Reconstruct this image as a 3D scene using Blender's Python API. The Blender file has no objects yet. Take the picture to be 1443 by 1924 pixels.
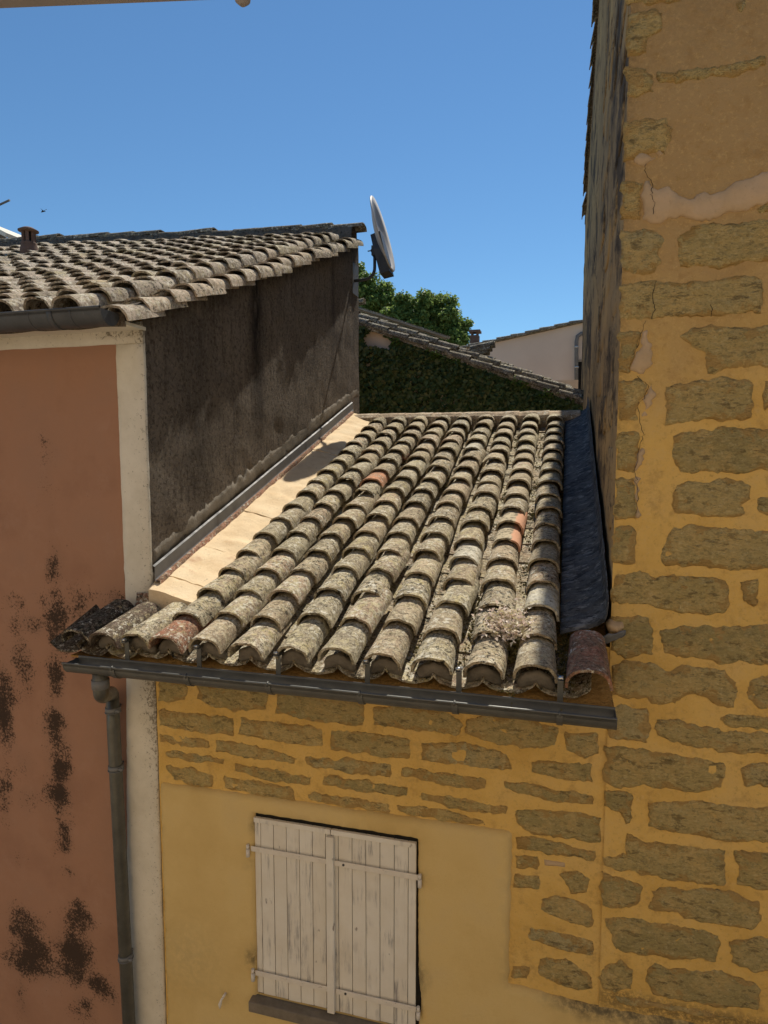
import bpy, bmesh, math, random
import numpy as np
from math import sin, cos, pi, radians, sqrt, atan2
from mathutils import Vector, Matrix, noise as mnoise
from mathutils.geometry import delaunay_2d_cdt

scene = bpy.context.scene
random.seed(7)

# ------------------------------------------------------------------ camera
W, H = 1443, 1924                       # photograph size, for turning its pixels into rays
F, PITCH, YAW = 1226.7, radians(5.132), radians(15.338)
FWD = Vector((-sin(YAW) * cos(PITCH), cos(YAW) * cos(PITCH), -sin(PITCH)))
RIGHT = Vector((cos(YAW), sin(YAW), 0))
UP = RIGHT.cross(FWD)
cam_d = bpy.data.cameras.new('camera')
cam = bpy.data.objects.new('camera', cam_d)
scene.collection.objects.link(cam)
cam.matrix_world = Matrix(((RIGHT.x, UP.x, -FWD.x, 0), (RIGHT.y, UP.y, -FWD.y, 0), (RIGHT.z, UP.z, -FWD.z, 0), (0, 0, 0, 1)))
cam_d.sensor_fit = 'VERTICAL'
cam_d.sensor_height = 36
cam_d.lens = 36 * F / H
cam_d.clip_start = 0.05
cam_d.clip_end = 3000
scene.camera = cam

# ------------------------------------------------------------------ sky, sun, exposure
SUN_EL, SUN_AZ = radians(56.3), radians(5.3)      # azimuth from +Y towards +X
world = bpy.data.worlds.new('World')
scene.world = world
world.use_nodes = True
wn = world.node_tree
wn.nodes.clear()
sky = wn.nodes.new('ShaderNodeTexSky')
sky.sky_type = 'NISHITA'
sky.sun_disc = False
sky.sun_elevation = SUN_EL
sky.sun_rotation = SUN_AZ
sky.air_density = 1.0
sky.dust_density = 0.0
sky.ozone_density = 1.6
sky.altitude = 0
bg = wn.nodes.new('ShaderNodeBackground')
bg.inputs['Strength'].default_value = 0.082
wo = wn.nodes.new('ShaderNodeOutputWorld')
tint = wn.nodes.new('ShaderNodeMix')            # deep clear-air blue, the same over the whole sky
tint.data_type = 'RGBA'
tint.blend_type = 'MULTIPLY'
tint.inputs[0].default_value = 1.0
tint.inputs[7].default_value = (0.60, 0.86, 1.0, 1)
wn.links.new(sky.outputs[0], tint.inputs[6])
wn.links.new(tint.outputs[2], bg.inputs[0])
wn.links.new(bg.outputs[0], wo.inputs[0])
sd = bpy.data.lights.new('sun', 'SUN')
sd.energy = 4.2
sd.angle = radians(0.53)
sd.color = (1.0, 0.93, 0.82)
sun = bpy.data.objects.new('sun', sd)
scene.collection.objects.link(sun)
SUN_DIR = Vector((sin(SUN_AZ) * cos(SUN_EL), cos(SUN_AZ) * cos(SUN_EL), sin(SUN_EL)))
sun.rotation_euler = SUN_DIR.to_track_quat('Z', 'Y').to_euler()
sun.location = (3, 20, 30)
scene.view_settings.view_transform = 'Standard'
scene.view_settings.look = 'None'
scene.view_settings.exposure = 0.45
scene.view_settings.gamma = 1.0
scene.view_settings.use_curve_mapping = False
scene.cycles.max_bounces = 8
scene.cycles.diffuse_bounces = 5

# ------------------------------------------------------------------ helpers
def ray(px, py):
    return RIGHT * ((px - W / 2) / F) + FWD - UP * ((py - H / 2) / F)
def onY(px, py, Y):
    r = ray(px, py); return r * (Y / r.y)
def onX(px, py, X):
    r = ray(px, py); return r * (X / r.x)
def fac(px, py, Y=3.5):                 # photograph pixel -> (X, Z) on a wall facing the street
    p = onY(px, py, Y); return (p.x, p.z)

COL = scene.collection
def link(o):
    COL.objects.link(o); return o
def thing(name, label, cat, loc, group=None):
    o = link(bpy.data.objects.new(name, None))
    o.location = loc
    o.empty_display_size = 0.2
    o['label'] = label; o['category'] = cat
    if group: o['group'] = group
    return o
def tag(o, label, cat, group=None):
    o['label'] = label; o['category'] = cat
    if group: o['group'] = group
    return o
def adopt(o, parent):
    if parent is not None:
        o.parent = parent
        if parent.type == 'EMPTY':
            o.matrix_parent_inverse = Matrix.Translation(-Vector(parent.location))
    return o
def add(name, me, mat, parent=None, mw=None):
    o = bpy.data.objects.new(name, me)
    if mat is not None and len(me.materials) == 0: me.materials.append(mat)
    if mw is not None: o.matrix_basis = mw
    link(o)
    return adopt(o, parent)

class MB:
    def __init__(s): s.v = []; s.f = []; s.smooth = []
    def q(s, pts, sm=False):
        b = len(s.v); s.v += [tuple(p) for p in pts]; s.f.append(tuple(range(b, b + len(pts)))); s.smooth.append(sm)
    def box(s, x0, x1, y0, y1, z0, z1, M=None):
        P = [Vector((x, y, z)) for x in (x0, x1) for y in (y0, y1) for z in (z0, z1)]
        if M is not None: P = [M @ p for p in P]
        b = len(s.v); s.v += [tuple(p) for p in P]
        for f in ((0, 1, 3, 2), (4, 6, 7, 5), (0, 4, 5, 1), (2, 3, 7, 6), (0, 2, 6, 4), (1, 5, 7, 3)):
            s.f.append(tuple(b + i for i in f)); s.smooth.append(False)
        return s
    def tube(s, path, r, seg=12, cap=True, radii=None):
        path = [Vector(p) for p in path]; n = len(path); b = len(s.v)
        prev = None
        for i, p in enumerate(path):
            t = (path[min(i + 1, n - 1)] - path[max(i - 1, 0)]).normalized()
            if prev is None:
                a = Vector((0, 0, 1)) if abs(t.z) < .9 else Vector((1, 0, 0))
                u = t.cross(a).normalized()
            else:
                u = (prev - t * prev.dot(t)).normalized()
            prev = u; w = t.cross(u); rr = radii[i] if radii else r
            for k in range(seg):
                a = 2 * pi * k / seg; s.v.append(tuple(p + (u * cos(a) + w * sin(a)) * rr))
        for i in range(n - 1):
            for k in range(seg):
                k2 = (k + 1) % seg
                s.f.append((b + i * seg + k, b + i * seg + k2, b + (i + 1) * seg + k2, b + (i + 1) * seg + k)); s.smooth.append(True)
        if cap:
            s.f.append(tuple(b + k for k in reversed(range(seg)))); s.smooth.append(False)
            s.f.append(tuple(b + (n - 1) * seg + k for k in range(seg))); s.smooth.append(False)
        return s
    def sheet(s, grid, closed=False, sm=True):
        b = len(s.v); R_ = len(grid); C_ = len(grid[0])
        for row in grid: s.v += [tuple(p) for p in row]
        for i in range(R_ - 1):
            for j in range(C_ - (0 if closed else 1)):
                j2 = (j + 1) % C_
                s.f.append((b + i * C_ + j, b + i * C_ + j2, b + (i + 1) * C_ + j2, b + (i + 1) * C_ + j)); s.smooth.append(sm)
        return s
    def mesh(s, name):
        me = bpy.data.meshes.new(name); me.from_pydata(s.v, [], s.f)
        me.polygons.foreach_set('use_smooth', s.smooth); me.update()
        bm = bmesh.new(); bm.from_mesh(me); bmesh.ops.recalc_face_normals(bm, faces=bm.faces); bm.to_mesh(me); bm.free()
        return me
    def build(s, name, mat, parent=None, mw=None):
        return add(name, s.mesh(name), mat, parent, mw)

def nz(x, y=0., z=0.): return mnoise.noise(Vector((x, y, z)))
def fbm(x, y=0., z=0., o=4): return mnoise.fractal(Vector((x, y, z)), 0.9, 2.1, o)
def sstep(a, b, x):
    t = min(1, max(0, (x - a) / (b - a))); return t * t * (3 - 2 * t)

def inpoly(P, poly):
    x, y = P[:, 0], P[:, 1]; ins = np.zeros(len(P), bool); n = len(poly)
    for i in range(n):
        x1, y1 = poly[i]; x2, y2 = poly[(i + 1) % n]
        if y1 == y2: continue
        c = ((y1 > y) != (y2 > y)) & (x < (x2 - x1) * (y - y1) / (y2 - y1) + x1)
        ins ^= c
    return ins
def dist_poly(P, poly):
    d = np.full(len(P), 1e9); n = len(poly)
    A = np.array(poly)
    for i in range(n):
        a = A[i]; b = A[(i + 1) % n]; ab = b - a; L = (ab @ ab) or 1e-12
        t = np.clip(((P - a) @ ab) / L, 0, 1)
        d = np.minimum(d, np.hypot(*(P - a - t[:, None] * ab).T))
    return d
def resample(poly, step, amp, seed, freq=14.):
    out = []; n = len(poly)
    for i in range(n):
        a = Vector(poly[i]); b = Vector(poly[(i + 1) % n]); L = (b - a).length
        m = max(1, int(round(L / step))); nn = Vector((b.y - a.y, a.x - b.x)) / max(L, 1e-9)
        for k in range(m):
            p = a.lerp(b, k / m)
            w = amp * (fbm(p.x * freq + seed, p.y * freq, seed * 3.1) + .5 * nz(p.x * freq * 4, p.y * freq * 4 + seed, 0))
            w2 = amp * .5 * fbm(p.x * freq - seed, p.y * freq + 9, 4.2)
            out.append((p.x + nn.x * w + w2, p.y + nn.y * w + w2))
    return out

def slab_mesh(name, poly, to_w, cell=.03, edge=.006, thick=.006, rnd=.012, rough=.002, seed=0, holes=(), skirt=-.012, attr=None, step=None, rfreq=18., gap_edge=0.0):
    """a thin irregular slab on a wall: outline resampled and roughened, face triangulated, edge rounded"""
    outl = resample(poly, step or cell * .8, edge, seed)
    hol = [resample(h, step or cell * .8, edge * .6, seed + 5) for h in holes]
    A = np.array(outl); mn, mx = A.min(0), A.max(0)
    xs = np.arange(mn[0], mx[0], cell); ys = np.arange(mn[1], mx[1], cell)
    G = np.array([(x, y) for x in xs for y in ys]).reshape(-1, 2)
    rng = np.random.default_rng(int(abs(seed) * 100) + 1)
    if len(G):
        G = G + rng.uniform(-.3, .3, G.shape) * cell
        G = G[inpoly(G, outl)]
    loops = [outl] + hol
    if len(G):
        for lp in hol: G = G[~inpoly(G, lp)]
        keep = np.ones(len(G), bool)
        for lp in loops: keep &= dist_poly(G, lp) > cell * .45
        G = G[keep]
    pts = []; edges = []
    for lp in loops:
        b = len(pts); pts += [Vector(p) for p in lp]; m = len(lp)
        edges += [(b + i, b + (i + 1) % m) for i in range(m)]
    # inner rings keep the rounded edge crisp
    ring = []
    for lp in loops:
        m = len(lp)
        sgn = 1 if lp is outl else -1
        area = sum(lp[i][0] * lp[(i + 1) % m][1] - lp[(i + 1) % m][0] * lp[i][1] for i in range(m))
        for i in range(m):
            a = Vector(lp[i - 1]); c = Vector(lp[(i + 1) % m]); t = (c - a)
            if t.length < 1e-9: continue
            nn = Vector((-t.y, t.x)).normalized() * (1 if area > 0 else -1) * sgn
            ring.append(Vector(lp[i]) + nn * rnd)
    if ring:
        Rg = np.array([tuple(r) for r in ring]); k = inpoly(Rg, outl)
        for lp in hol: k &= ~inpoly(Rg, lp)
        for lp in loops: k &= dist_poly(Rg, lp) > rnd * .8
        pts += [Vector(p) for p in Rg[k]]
        if len(G) and k.any():
            R2 = Rg[k]
            dm = np.min(np.hypot(G[:, None, 0] - R2[None, :, 0], G[:, None, 1] - R2[None, :, 1]), axis=1) if len(G) * len(R2) < 4e6 else np.full(len(G), 1.)
            G = G[dm > cell * .4]
    pts += [Vector(p) for p in G]
    v, e, f, ov, oe, of = delaunay_2d_cdt(pts, edges, [], 0, 1e-6)
    V = np.array([tuple(p) for p in v])
    Fc = [t for t in f if len(t) == 3]
    C = np.array([V[list(t)].mean(0) for t in Fc])
    k = inpoly(C, outl)
    for lp in hol: k &= ~inpoly(C, lp)
    Fc = [t for t, kk in zip(Fc, k) if kk]
    d = np.full(len(V), 1e9)
    for lp in loops: d = np.minimum(d, dist_poly(V, lp))
    verts = []
    for (x, y), dd in zip(V, d):
        t = min(1, dd / rnd) if rnd > 0 else 1
        h = gap_edge + (thick - gap_edge) * sqrt(max(0, 1 - (1 - t) ** 2))
        if dd > 1e-5: h += rough * (fbm(x * rfreq, y * rfreq, seed) + .6 * nz(x * rfreq * .35, y * rfreq * .35, seed + 7)) * min(1, dd / (rnd * 2 + 1e-6))
        verts.append(tuple(to_w(x, y, h)))
    nb = len(verts)
    faces = [tuple(t) for t in Fc]
    cnt = {}
    for t in faces:
        for i in range(3):
            a, b = t[i], t[(i + 1) % 3]; cnt[(a, b)] = cnt.get((a, b), 0) + 1
    bd = [(a, b) for (a, b) in cnt if (b, a) not in cnt]
    m2 = {}
    for a, b in bd:
        for q in (a, b):
            if q not in m2:
                m2[q] = len(verts); verts.append(tuple(to_w(V[q][0], V[q][1], skirt)))
        faces.append((b, a, m2[a], m2[b]))
    me = bpy.data.meshes.new(name); me.from_pydata(verts, [], faces)
    me.polygons.foreach_set('use_smooth', [i < len(Fc) for i in range(len(faces))])
    if attr:
        at = me.attributes.new('stain_shade', 'FLOAT', 'POINT')
        vals = [max(0, 1 - d[i] / .045) for i in range(nb)] if attr == 'edge' else [attr(*V[i]) for i in range(nb)]; inv = {b: a for a, b in m2.items()}
        vals += [1. if attr == 'edge' else attr(*V[inv[i]]) for i in range(nb, len(verts))]
        at.data.foreach_set('value', vals)
    me.update()
    bm = bmesh.new(); bm.from_mesh(me); bmesh.ops.recalc_face_normals(bm, faces=bm.faces); bm.to_mesh(me); bm.free()
    return me

def grid_mesh(name, u0, u1, v0, v1, cell, to_w, hf=None, attr=None, cellv=None):
    nu = max(1, int(math.ceil((u1 - u0) / cell))); nv = max(1, int(math.ceil((v1 - v0) / (cellv or cell))))
    verts = []; vals = []
    for i in range(nu + 1):
        for j in range(nv + 1):
            u = u0 + (u1 - u0) * i / nu; v = v0 + (v1 - v0) * j / nv
            verts.append(tuple(to_w(u, v, hf(u, v) if hf else 0)))
            if attr: vals.append(attr(u, v))
    faces = [(i * (nv + 1) + j, (i + 1) * (nv + 1) + j, (i + 1) * (nv + 1) + j + 1, i * (nv + 1) + j + 1) for i in range(nu) for j in range(nv)]
    me = bpy.data.meshes.new(name); me.from_pydata(verts, [], faces)
    me.polygons.foreach_set('use_smooth', [True] * len(faces))
    if attr:
        at = me.attributes.new('stain_shade', 'FLOAT', 'POINT'); at.data.foreach_set('value', vals)
    me.update()
    return me

# ------------------------------------------------------------------ materials
class NT:
    def __init__(s, name):
        s.m = bpy.data.materials.new(name); s.m.use_nodes = True; s.t = s.m.node_tree; s.t.nodes.clear()
        s.out = s.t.nodes.new('ShaderNodeOutputMaterial'); s.p = s.t.nodes.new('ShaderNodeBsdfPrincipled')
        s.t.links.new(s.p.outputs[0], s.out.inputs[0])
        s.tc = s.t.nodes.new('ShaderNodeTexCoord')
        s.p.inputs['Specular IOR Level'].default_value = .25
    def n(s, t): return s.t.nodes.new(t)
    def l(s, a, b): s.t.links.new(a, b)
    def setin(s, sock, v):
        if isinstance(v, bpy.types.NodeSocket): s.l(v, sock)
        else: sock.default_value = v
    def obj(s): return s.tc.outputs['Object']
    def mapv(s, vec, scale=(1, 1, 1), loc=(0, 0, 0)):
        m = s.n('ShaderNodeMapping'); s.l(vec, m.inputs[0]); m.inputs['Scale'].default_value = scale; s.setin(m.inputs['Location'], loc); return m.outputs[0]
    def rnd(s):
        if not hasattr(s, '_r'): s._r = s.n('ShaderNodeObjectInfo').outputs['Random']
        return s._r
    def rvec(s):                         # object coordinates moved by the object's random number
        a = s.n('ShaderNodeVectorMath'); a.operation = 'SCALE'; a.inputs[0].default_value = (37., 91., 53.); s.l(s.rnd(), a.inputs['Scale'])
        b = s.n('ShaderNodeVectorMath'); b.operation = 'ADD'; s.l(s.obj(), b.inputs[0]); s.l(a.outputs[0], b.inputs[1]); return b.outputs[0]
    def noise(s, scale, detail=4, rough=.55, vec=None, dist=0.):
        n = s.n('ShaderNodeTexNoise'); n.inputs['Scale'].default_value = scale; n.inputs['Detail'].default_value = detail
        n.inputs['Roughness'].default_value = rough; n.inputs['Distortion'].default_value = dist
        s.l(vec if vec is not None else s.obj(), n.inputs['Vector']); return n.outputs[0]
    def vor(s, scale, vec=None, feat='F1'):
        n = s.n('ShaderNodeTexVoronoi'); n.feature = feat; n.inputs['Scale'].default_value = scale
        s.l(vec if vec is not None else s.obj(), n.inputs['Vector']); return n.outputs[0]
    def wave(s, scale, dist=2., vec=None, axis='X'):
        n = s.n('ShaderNodeTexWave'); n.bands_direction = axis; n.inputs['Scale'].default_value = scale; n.inputs['Distortion'].default_value = dist
        n.inputs['Detail'].default_value = 3
        s.l(vec if vec is not None else s.obj(), n.inputs['Vector']); return n.outputs[1]
    def ramp(s, f, stops):
        r = s.n('ShaderNodeValToRGB'); e = r.color_ramp.elements
        for i, (p, c) in enumerate(stops):
            el = e[i] if i < 2 else e.new(p)
            el.position = p; el.color = (*c, 1) if len(c) == 3 else c
        s.l(f, r.inputs[0]); return r.outputs[0]
    def th(s, f, a, b):                  # smooth threshold a..b -> 0..1
        r = s.n('ShaderNodeMapRange'); r.interpolation_type = 'SMOOTHSTEP'; r.inputs[1].default_value = a; r.inputs[2].default_value = b; s.l(f, r.inputs[0]); return r.outputs[0]
    def mix(s, f, a, b, mode='MIX'):
        m = s.n('ShaderNodeMix'); m.data_type = 'RGBA'; m.blend_type = mode
        s.setin(m.inputs[0], f)
        for i, v in ((6, a), (7, b)):
            if isinstance(v, bpy.types.NodeSocket): s.l(v, m.inputs[i])
            else: m.inputs[i].default_value = (*v, 1)
        return m.outputs[2]
    def math(s, op, a, b=0.):
        m = s.n('ShaderNodeMath'); m.operation = op; s.setin(m.inputs[0], a); s.setin(m.inputs[1], b); return m.outputs[0]
    def attr(s, name):
        a = s.n('ShaderNodeAttribute'); a.attribute_name = name; return a.outputs['Fac']
    def bump(s, h, strength=.5, dist=.01, prev=None):
        b = s.n('ShaderNodeBump'); b.inputs['Strength'].default_value = strength; b.inputs['Distance'].default_value = dist
        s.l(h, b.inputs['Height'])
        if prev is not None: s.l(prev, b.inputs['Normal'])
        return b.outputs[0]
    def fin(s, col, rough=.9, bump=None, metal=0., spec=None):
        s.setin(s.p.inputs['Base Color'], col if isinstance(col, bpy.types.NodeSocket) else (*col, 1))
        s.setin(s.p.inputs['Roughness'], rough); s.p.inputs['Metallic'].default_value = metal
        if spec is not None: s.p.inputs['Specular IOR Level'].default_value = spec
        if bump is not None: s.l(bump, s.p.inputs['Normal'])
        return s.m

def tile_material(name, base_stops, lichen=.5, dark=.5, white=.35, tint=(1, 1, 1)):
    m = NT(name); v = m.rvec()
    c = m.ramp(m.rnd(), base_stops)
    c = m.mix(m.th(m.noise(7, 6, .7, v), .38, .62), c, m.mix(.6, c, (.17, .13, .085)))
    ly = m.th(m.noise(20, 8, .8, v), .56 - .14 * lichen, .60 - .14 * lichen)
    r2 = m.math('FRACT', m.math('MULTIPLY', m.rnd(), 17.3)); r3 = m.math('FRACT', m.math('MULTIPLY', m.rnd(), 41.7))
    lv = m.math('ADD', m.math('MULTIPLY', r2, .75), .22); dv_ = m.math('ADD', m.math('MULTIPLY', r3, .85), .25)
    c = m.mix(m.math('MULTIPLY', ly, lv), c, m.ramp(m.noise(9, 3, .6, v), [(.35, (.44, .36, .17)), (.65, (.66, .59, .41))]))
    dk = m.th(m.noise(27, 8, .8, v), .575 - .11 * dark, .61 - .11 * dark)
    c = m.mix(m.math('MULTIPLY', dk, dv_), c, (.035, .03, .022))
    big = m.th(m.noise(5, 4, .65, v), .52, .72)
    c = m.mix(m.math('MULTIPLY', m.math('MULTIPLY', big, dv_), 1.1 * dark), c, (.06, .052, .04))
    c = m.mix(m.math('MULTIPLY', m.th(m.noise(55, 5, .8, v), .525, .565), .3 + .5 * dark), c, (.05, .043, .03))
    c = m.mix(m.math('MULTIPLY', m.th(m.noise(60, 5, .8, m.mapv(v, (1, 1, 1), (5, 3, 1))), .53, .575), .05 + 1.0 * lichen), c, (.62, .56, .40))
    wh = m.math('MULTIPLY', m.th(m.noise(36, 7, .75, v), .56 - .05 * white, .60 - .05 * white), m.th(m.noise(4.5, 2, .5, v), .40, .58))
    c = m.mix(m.math('MULTIPLY', wh, .9), c, (.66, .62, .50))
    c = m.mix(1., c, tint, 'MULTIPLY')
    b = m.bump(m.noise(40, 8, .8, v), .8, .012)
    b = m.bump(m.noise(14, 4, .65, v), .6, .02, b)
    return m.fin(c, .95, b, spec=.12)
G1 = [(0, (.32, .265, .175)), (.2, (.44, .335, .22)), (.4, (.52, .41, .27)), (.55, (.34, .29, .20)), (.7, (.53, .37, .25)), (.85, (.46, .38, .26)), (1, (.40, .345, .23))]
M = {}
M['tile'] = tile_material('old_canal_tile', G1)
M['tile_b'] = tile_material('grey_canal_tile', [(0, (.36, .30, .245)), (.3, (.55, .44, .34)), (.5, (.43, .36, .29)), (.75, (.60, .48, .37)), (1, (.50, .42, .34))], .3, .45, .6)
M['tile_verge'] = tile_material('sandy_verge_tile', [(0, (.56, .43, .30)), (.5, (.62, .49, .36)), (1, (.54, .44, .34))], .25, .3, .3)
M['tile_dark'] = tile_material('shaded_canal_tile', [(0, (.10, .075, .06)), (1, (.16, .10, .075))], .15, .9, .1)  # darker copy of the canal tile, with the eave shade put into its colour
M['tile_orange'] = tile_material('new_orange_tile', [(0, (.55, .24, .13)), (1, (.60, .30, .17))], .0, .05, 0.)
M['tile_red'] = tile_material('red_canal_tile', [(0, (.34, .15, .09)), (1, (.40, .19, .12))], .2, .55, .2)
M['pan'] = tile_material('channel_tile', [(0, (.30, .215, .15)), (.5, (.38, .27, .19)), (1, (.28, .22, .15))], .7, .6, .3)
M['tile_far'] = tile_material('far_grey_tile', [(0, (.13, .11, .09)), (.5, (.22, .19, .16)), (1, (.17, .145, .12))], .3, .6, .6)
M['tile_white'] = tile_material('white_lichen_tile', [(0, (.50, .46, .36)), (1, (.60, .55, .44))], .5, .25, 2.2)
M['tile_ridge'] = tile_material('dark_ridge_tile', [(0, (.12, .105, .085)), (1, (.20, .175, .145))], .25, .7, .4)
M['tile_pale'] = tile_material('pale_cap_tile', [(0, (.52, .38, .25)), (1, (.60, .47, .32))], .1, .25, .3)

m = NT('half_bare_tile')
v = m.rvec(); sx_ = m.n('ShaderNodeSeparateXYZ'); m.l(m.obj(), sx_.inputs[0])
k_ = m.th(m.math('ADD', sx_.outputs[0], m.math('MULTIPLY', m.noise(9, 4, .6, v), .05)), .045, .065)
c = m.mix(m.th(m.noise(22, 8, .8, v), .45, .62), (.50, .42, .28), (.12, .10, .07))
c = m.mix(k_, c, m.mix(m.th(m.noise(40, 5, .7, v), .58, .68), (.62, .34, .21), (.40, .24, .16)))
M['tile_half'] = m.fin(c, .95, m.bump(m.noise(40, 8, .8, v), .6, .01), spec=.12)

m = NT('stone')
v = m.rvec()
c = m.ramp(m.rnd(), [(0, (0.6, 0.456, 0.184)), (.35, (0.693, 0.524, 0.223)), (.7, (0.528, 0.414, 0.175)), (1, (0.656, 0.54, 0.279))])
c = m.mix(m.math('MULTIPLY', m.th(m.noise(6, 6, .65, v), .40, .66), .8), c, (0.783, 0.557, 0.223))
c = m.mix(m.math('MULTIPLY', m.th(m.noise(24, 8, .8, m.mapv(v, (1, 1, 1.4))), .50, .59), .52), c, (0.345, 0.263, 0.112))
c = m.mix(m.math('MULTIPLY', m.th(m.noise(11, 5, .7, m.mapv(v, (1, 1, 2.5))), .55, .63), .6), c, (0.165, 0.118, 0.0559))
c = m.mix(m.math('MULTIPLY', m.th(m.noise(42, 6, .75, m.mapv(v, (1, 1, 1.5))), .53, .62), .35), c, (0.9, 0.759, 0.415))
ed = m.attr('stain_shade')
sm = m.th(m.math('ADD', m.math('MULTIPLY', ed, .16), m.noise(10, 7, .7)), .61, .66)
c = m.mix(m.math('MULTIPLY', sm, .92), c, m.ramp(m.noise(5, 4, .6), [(.35, (.55, .34, .11)), (.65, (.64, .42, .16))]))
b = m.bump(m.noise(40, 8, .8, m.mapv(v, (1, 1, 1.3))), 1., .02)
b = m.bump(m.noise(9, 5, .65, m.mapv(v, (1, 1, 2.0))), 1., .06, b)
M['stone'] = m.fin(c, .95, b, spec=.1)

m = NT('ochre_mortar')
c = m.ramp(m.noise(3.2, 6, .6), [(.30, (.63, .39, .105)), (.52, (.73, .475, .145)), (.72, (.69, .465, .17))])
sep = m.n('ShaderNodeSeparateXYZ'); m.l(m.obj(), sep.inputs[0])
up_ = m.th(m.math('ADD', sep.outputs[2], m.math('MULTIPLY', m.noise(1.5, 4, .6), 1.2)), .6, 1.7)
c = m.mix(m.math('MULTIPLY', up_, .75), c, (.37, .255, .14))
c = m.mix(m.math('MULTIPLY', m.th(m.noise(13, 6, .7), .50, .70), .45), c, (.36, .21, .075))
c = m.mix(m.math('MULTIPLY', m.th(m.noise(48, 5, .75), .53, .66), .4), c, (.68, .47, .20))
c = m.mix(m.math('MULTIPLY', m.th(m.noise(38, 6, .75), .55, .70), .5), c, (.36, .22, .07))
st = m.attr('stain_shade')
c = m.mix(m.math('MULTIPLY', st, m.th(m.noise(60, 5, .7), .30, .60)), c, (.05, .042, .03))
b = m.bump(m.noise(120, 5, .7), .7, .004)
b = m.bump(m.noise(16, 5, .65), .7, .02, b)
M['mortar'] = m.fin(c, .95, b, spec=.1)

m = NT('grey_brown_plaster')
c = m.ramp(m.noise(4, 6, .65), [(.3, (.46, .33, .19)), (.6, (.58, .42, .26)), (.8, (.50, .37, .25))])
c = m.mix(m.math('MULTIPLY', m.th(m.noise(40, 5, .7), .55, .7), .4), c, (.38, .27, .16))
M['patch'] = m.fin(c, .95, m.bump(m.noise(70, 6, .7), .5, .006), spec=.1)

m = NT('yellow_plaster')
c = m.ramp(m.noise(2.2, 5, .6), [(.28, (.62, .435, .17)), (.55, (.69, .505, .215)), (.8, (.66, .495, .24))])
c = m.mix(m.math('MULTIPLY', m.th(m.noise(180, 3, .6), .5, .7), .25), c, (.55, .35, .11))
st = m.attr('stain_shade')
c = m.mix(m.math('MULTIPLY', st, m.th(m.noise(26, 6, .7), .25, .65)), c, (.13, .105, .06))
b = m.bump(m.noise(240, 3, .6), .45, .003)
b = m.bump(m.noise(8, 4, .6), .4, .02, b)
M['plaster'] = m.fin(c, .95, b, spec=.1)

m = NT('pink_plaster')
c = m.ramp(m.noise(1.7, 5, .62), [(.28, (.31, .165, .105)), (.5, (.375, .205, .13)), (.75, (.345, .20, .135))])
c = m.mix(m.math('MULTIPLY', m.th(m.noise(5, 6, .7), .5, .75), .35), c, (.43, .26, .18))
st = m.attr('stain_shade')
c = m.mix(m.math('MULTIPLY', m.th(st, .1, .9), .5), c, (.25, .15, .10))
spk = m.math('SUBTRACT', m.math('ADD', m.noise(62, 6, .8), m.math('MULTIPLY', m.noise(9, 4, .65), .62)), m.math('ADD', m.math('MULTIPLY', m.math('SUBTRACT', 1., st), .40), .23))
c = m.mix(m.math('MULTIPLY', m.th(spk, .37, .49), .90), c, (.035, .026, .02))
b = m.bump(m.noise(150, 4, .65), .3, .003)
b = m.bump(m.noise(5, 3, .6), .3, .02, b)
M['pink'] = m.fin(c, .95, b, spec=.1)

m = NT('white_band_paint')
c = m.ramp(m.noise(3, 6, .65), [(.3, (.60, .55, .44)), (.6, (.74, .69, .58)), (.8, (.68, .62, .50))])
st = m.attr('stain_shade')
c = m.mix(m.math('MULTIPLY', m.th(m.math('ADD', m.noise(60, 5, .75), m.math('MULTIPLY', st, .3)), .62, .72), .8), c, (.10, .085, .06))
c = m.mix(m.math('MULTIPLY', st, .5), c, (.30, .24, .16))
M['white'] = m.fin(c, .9, m.bump(m.noise(110, 4, .65), .35, .003), spec=.12)

m = NT('dark_roughcast')
c = m.ramp(m.noise(2.5, 6, .65), [(.3, (.22, .18, .14)), (.55, (.33, .275, .215)), (.8, (.285, .24, .19))])
c = m.mix(m.math('MULTIPLY', m.th(m.noise(5, 5, .65, m.mapv(m.obj(), (1, 3.2, .7))), .48, .72), .55), c, (.075, .055, .042))
c = m.mix(m.math('MULTIPLY', m.th(m.noise(34, 6, .8), .51, .57), .55), c, (.42, .35, .26))
c = m.mix(m.math('MULTIPLY', m.th(m.noise(30, 6, .8, m.mapv(m.obj(), (1, 1, 1), (4, 2, 7))), .52, .58), .6), c, (.07, .055, .042))
st = m.attr('stain_shade')
c = m.mix(m.math('MULTIPLY', st, m.th(m.noise(9, 5, .7, m.mapv(m.obj(), (1, 2.5, .5))), .2, .55)), c, (.018, .014, .012))
b = m.bump(m.noise(38, 5, .75), 1., .09)
b = m.bump(m.noise(5, 3, .6, m.mapv(m.obj(), (1, 1, .5))), .5, .05, b)
M['dark'] = m.fin(c, .95, b, spec=.08)

m = NT('grey_cement')
c = m.ramp(m.noise(9, 6, .7), [(.3, (.15, .13, .10)), (.6, (.27, .235, .185)), (.8, (.22, .19, .15))])
b = m.bump(m.noise(60, 6, .75), 1., .015)
M['cement'] = m.fin(c, .95, b, spec=.1)

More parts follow.
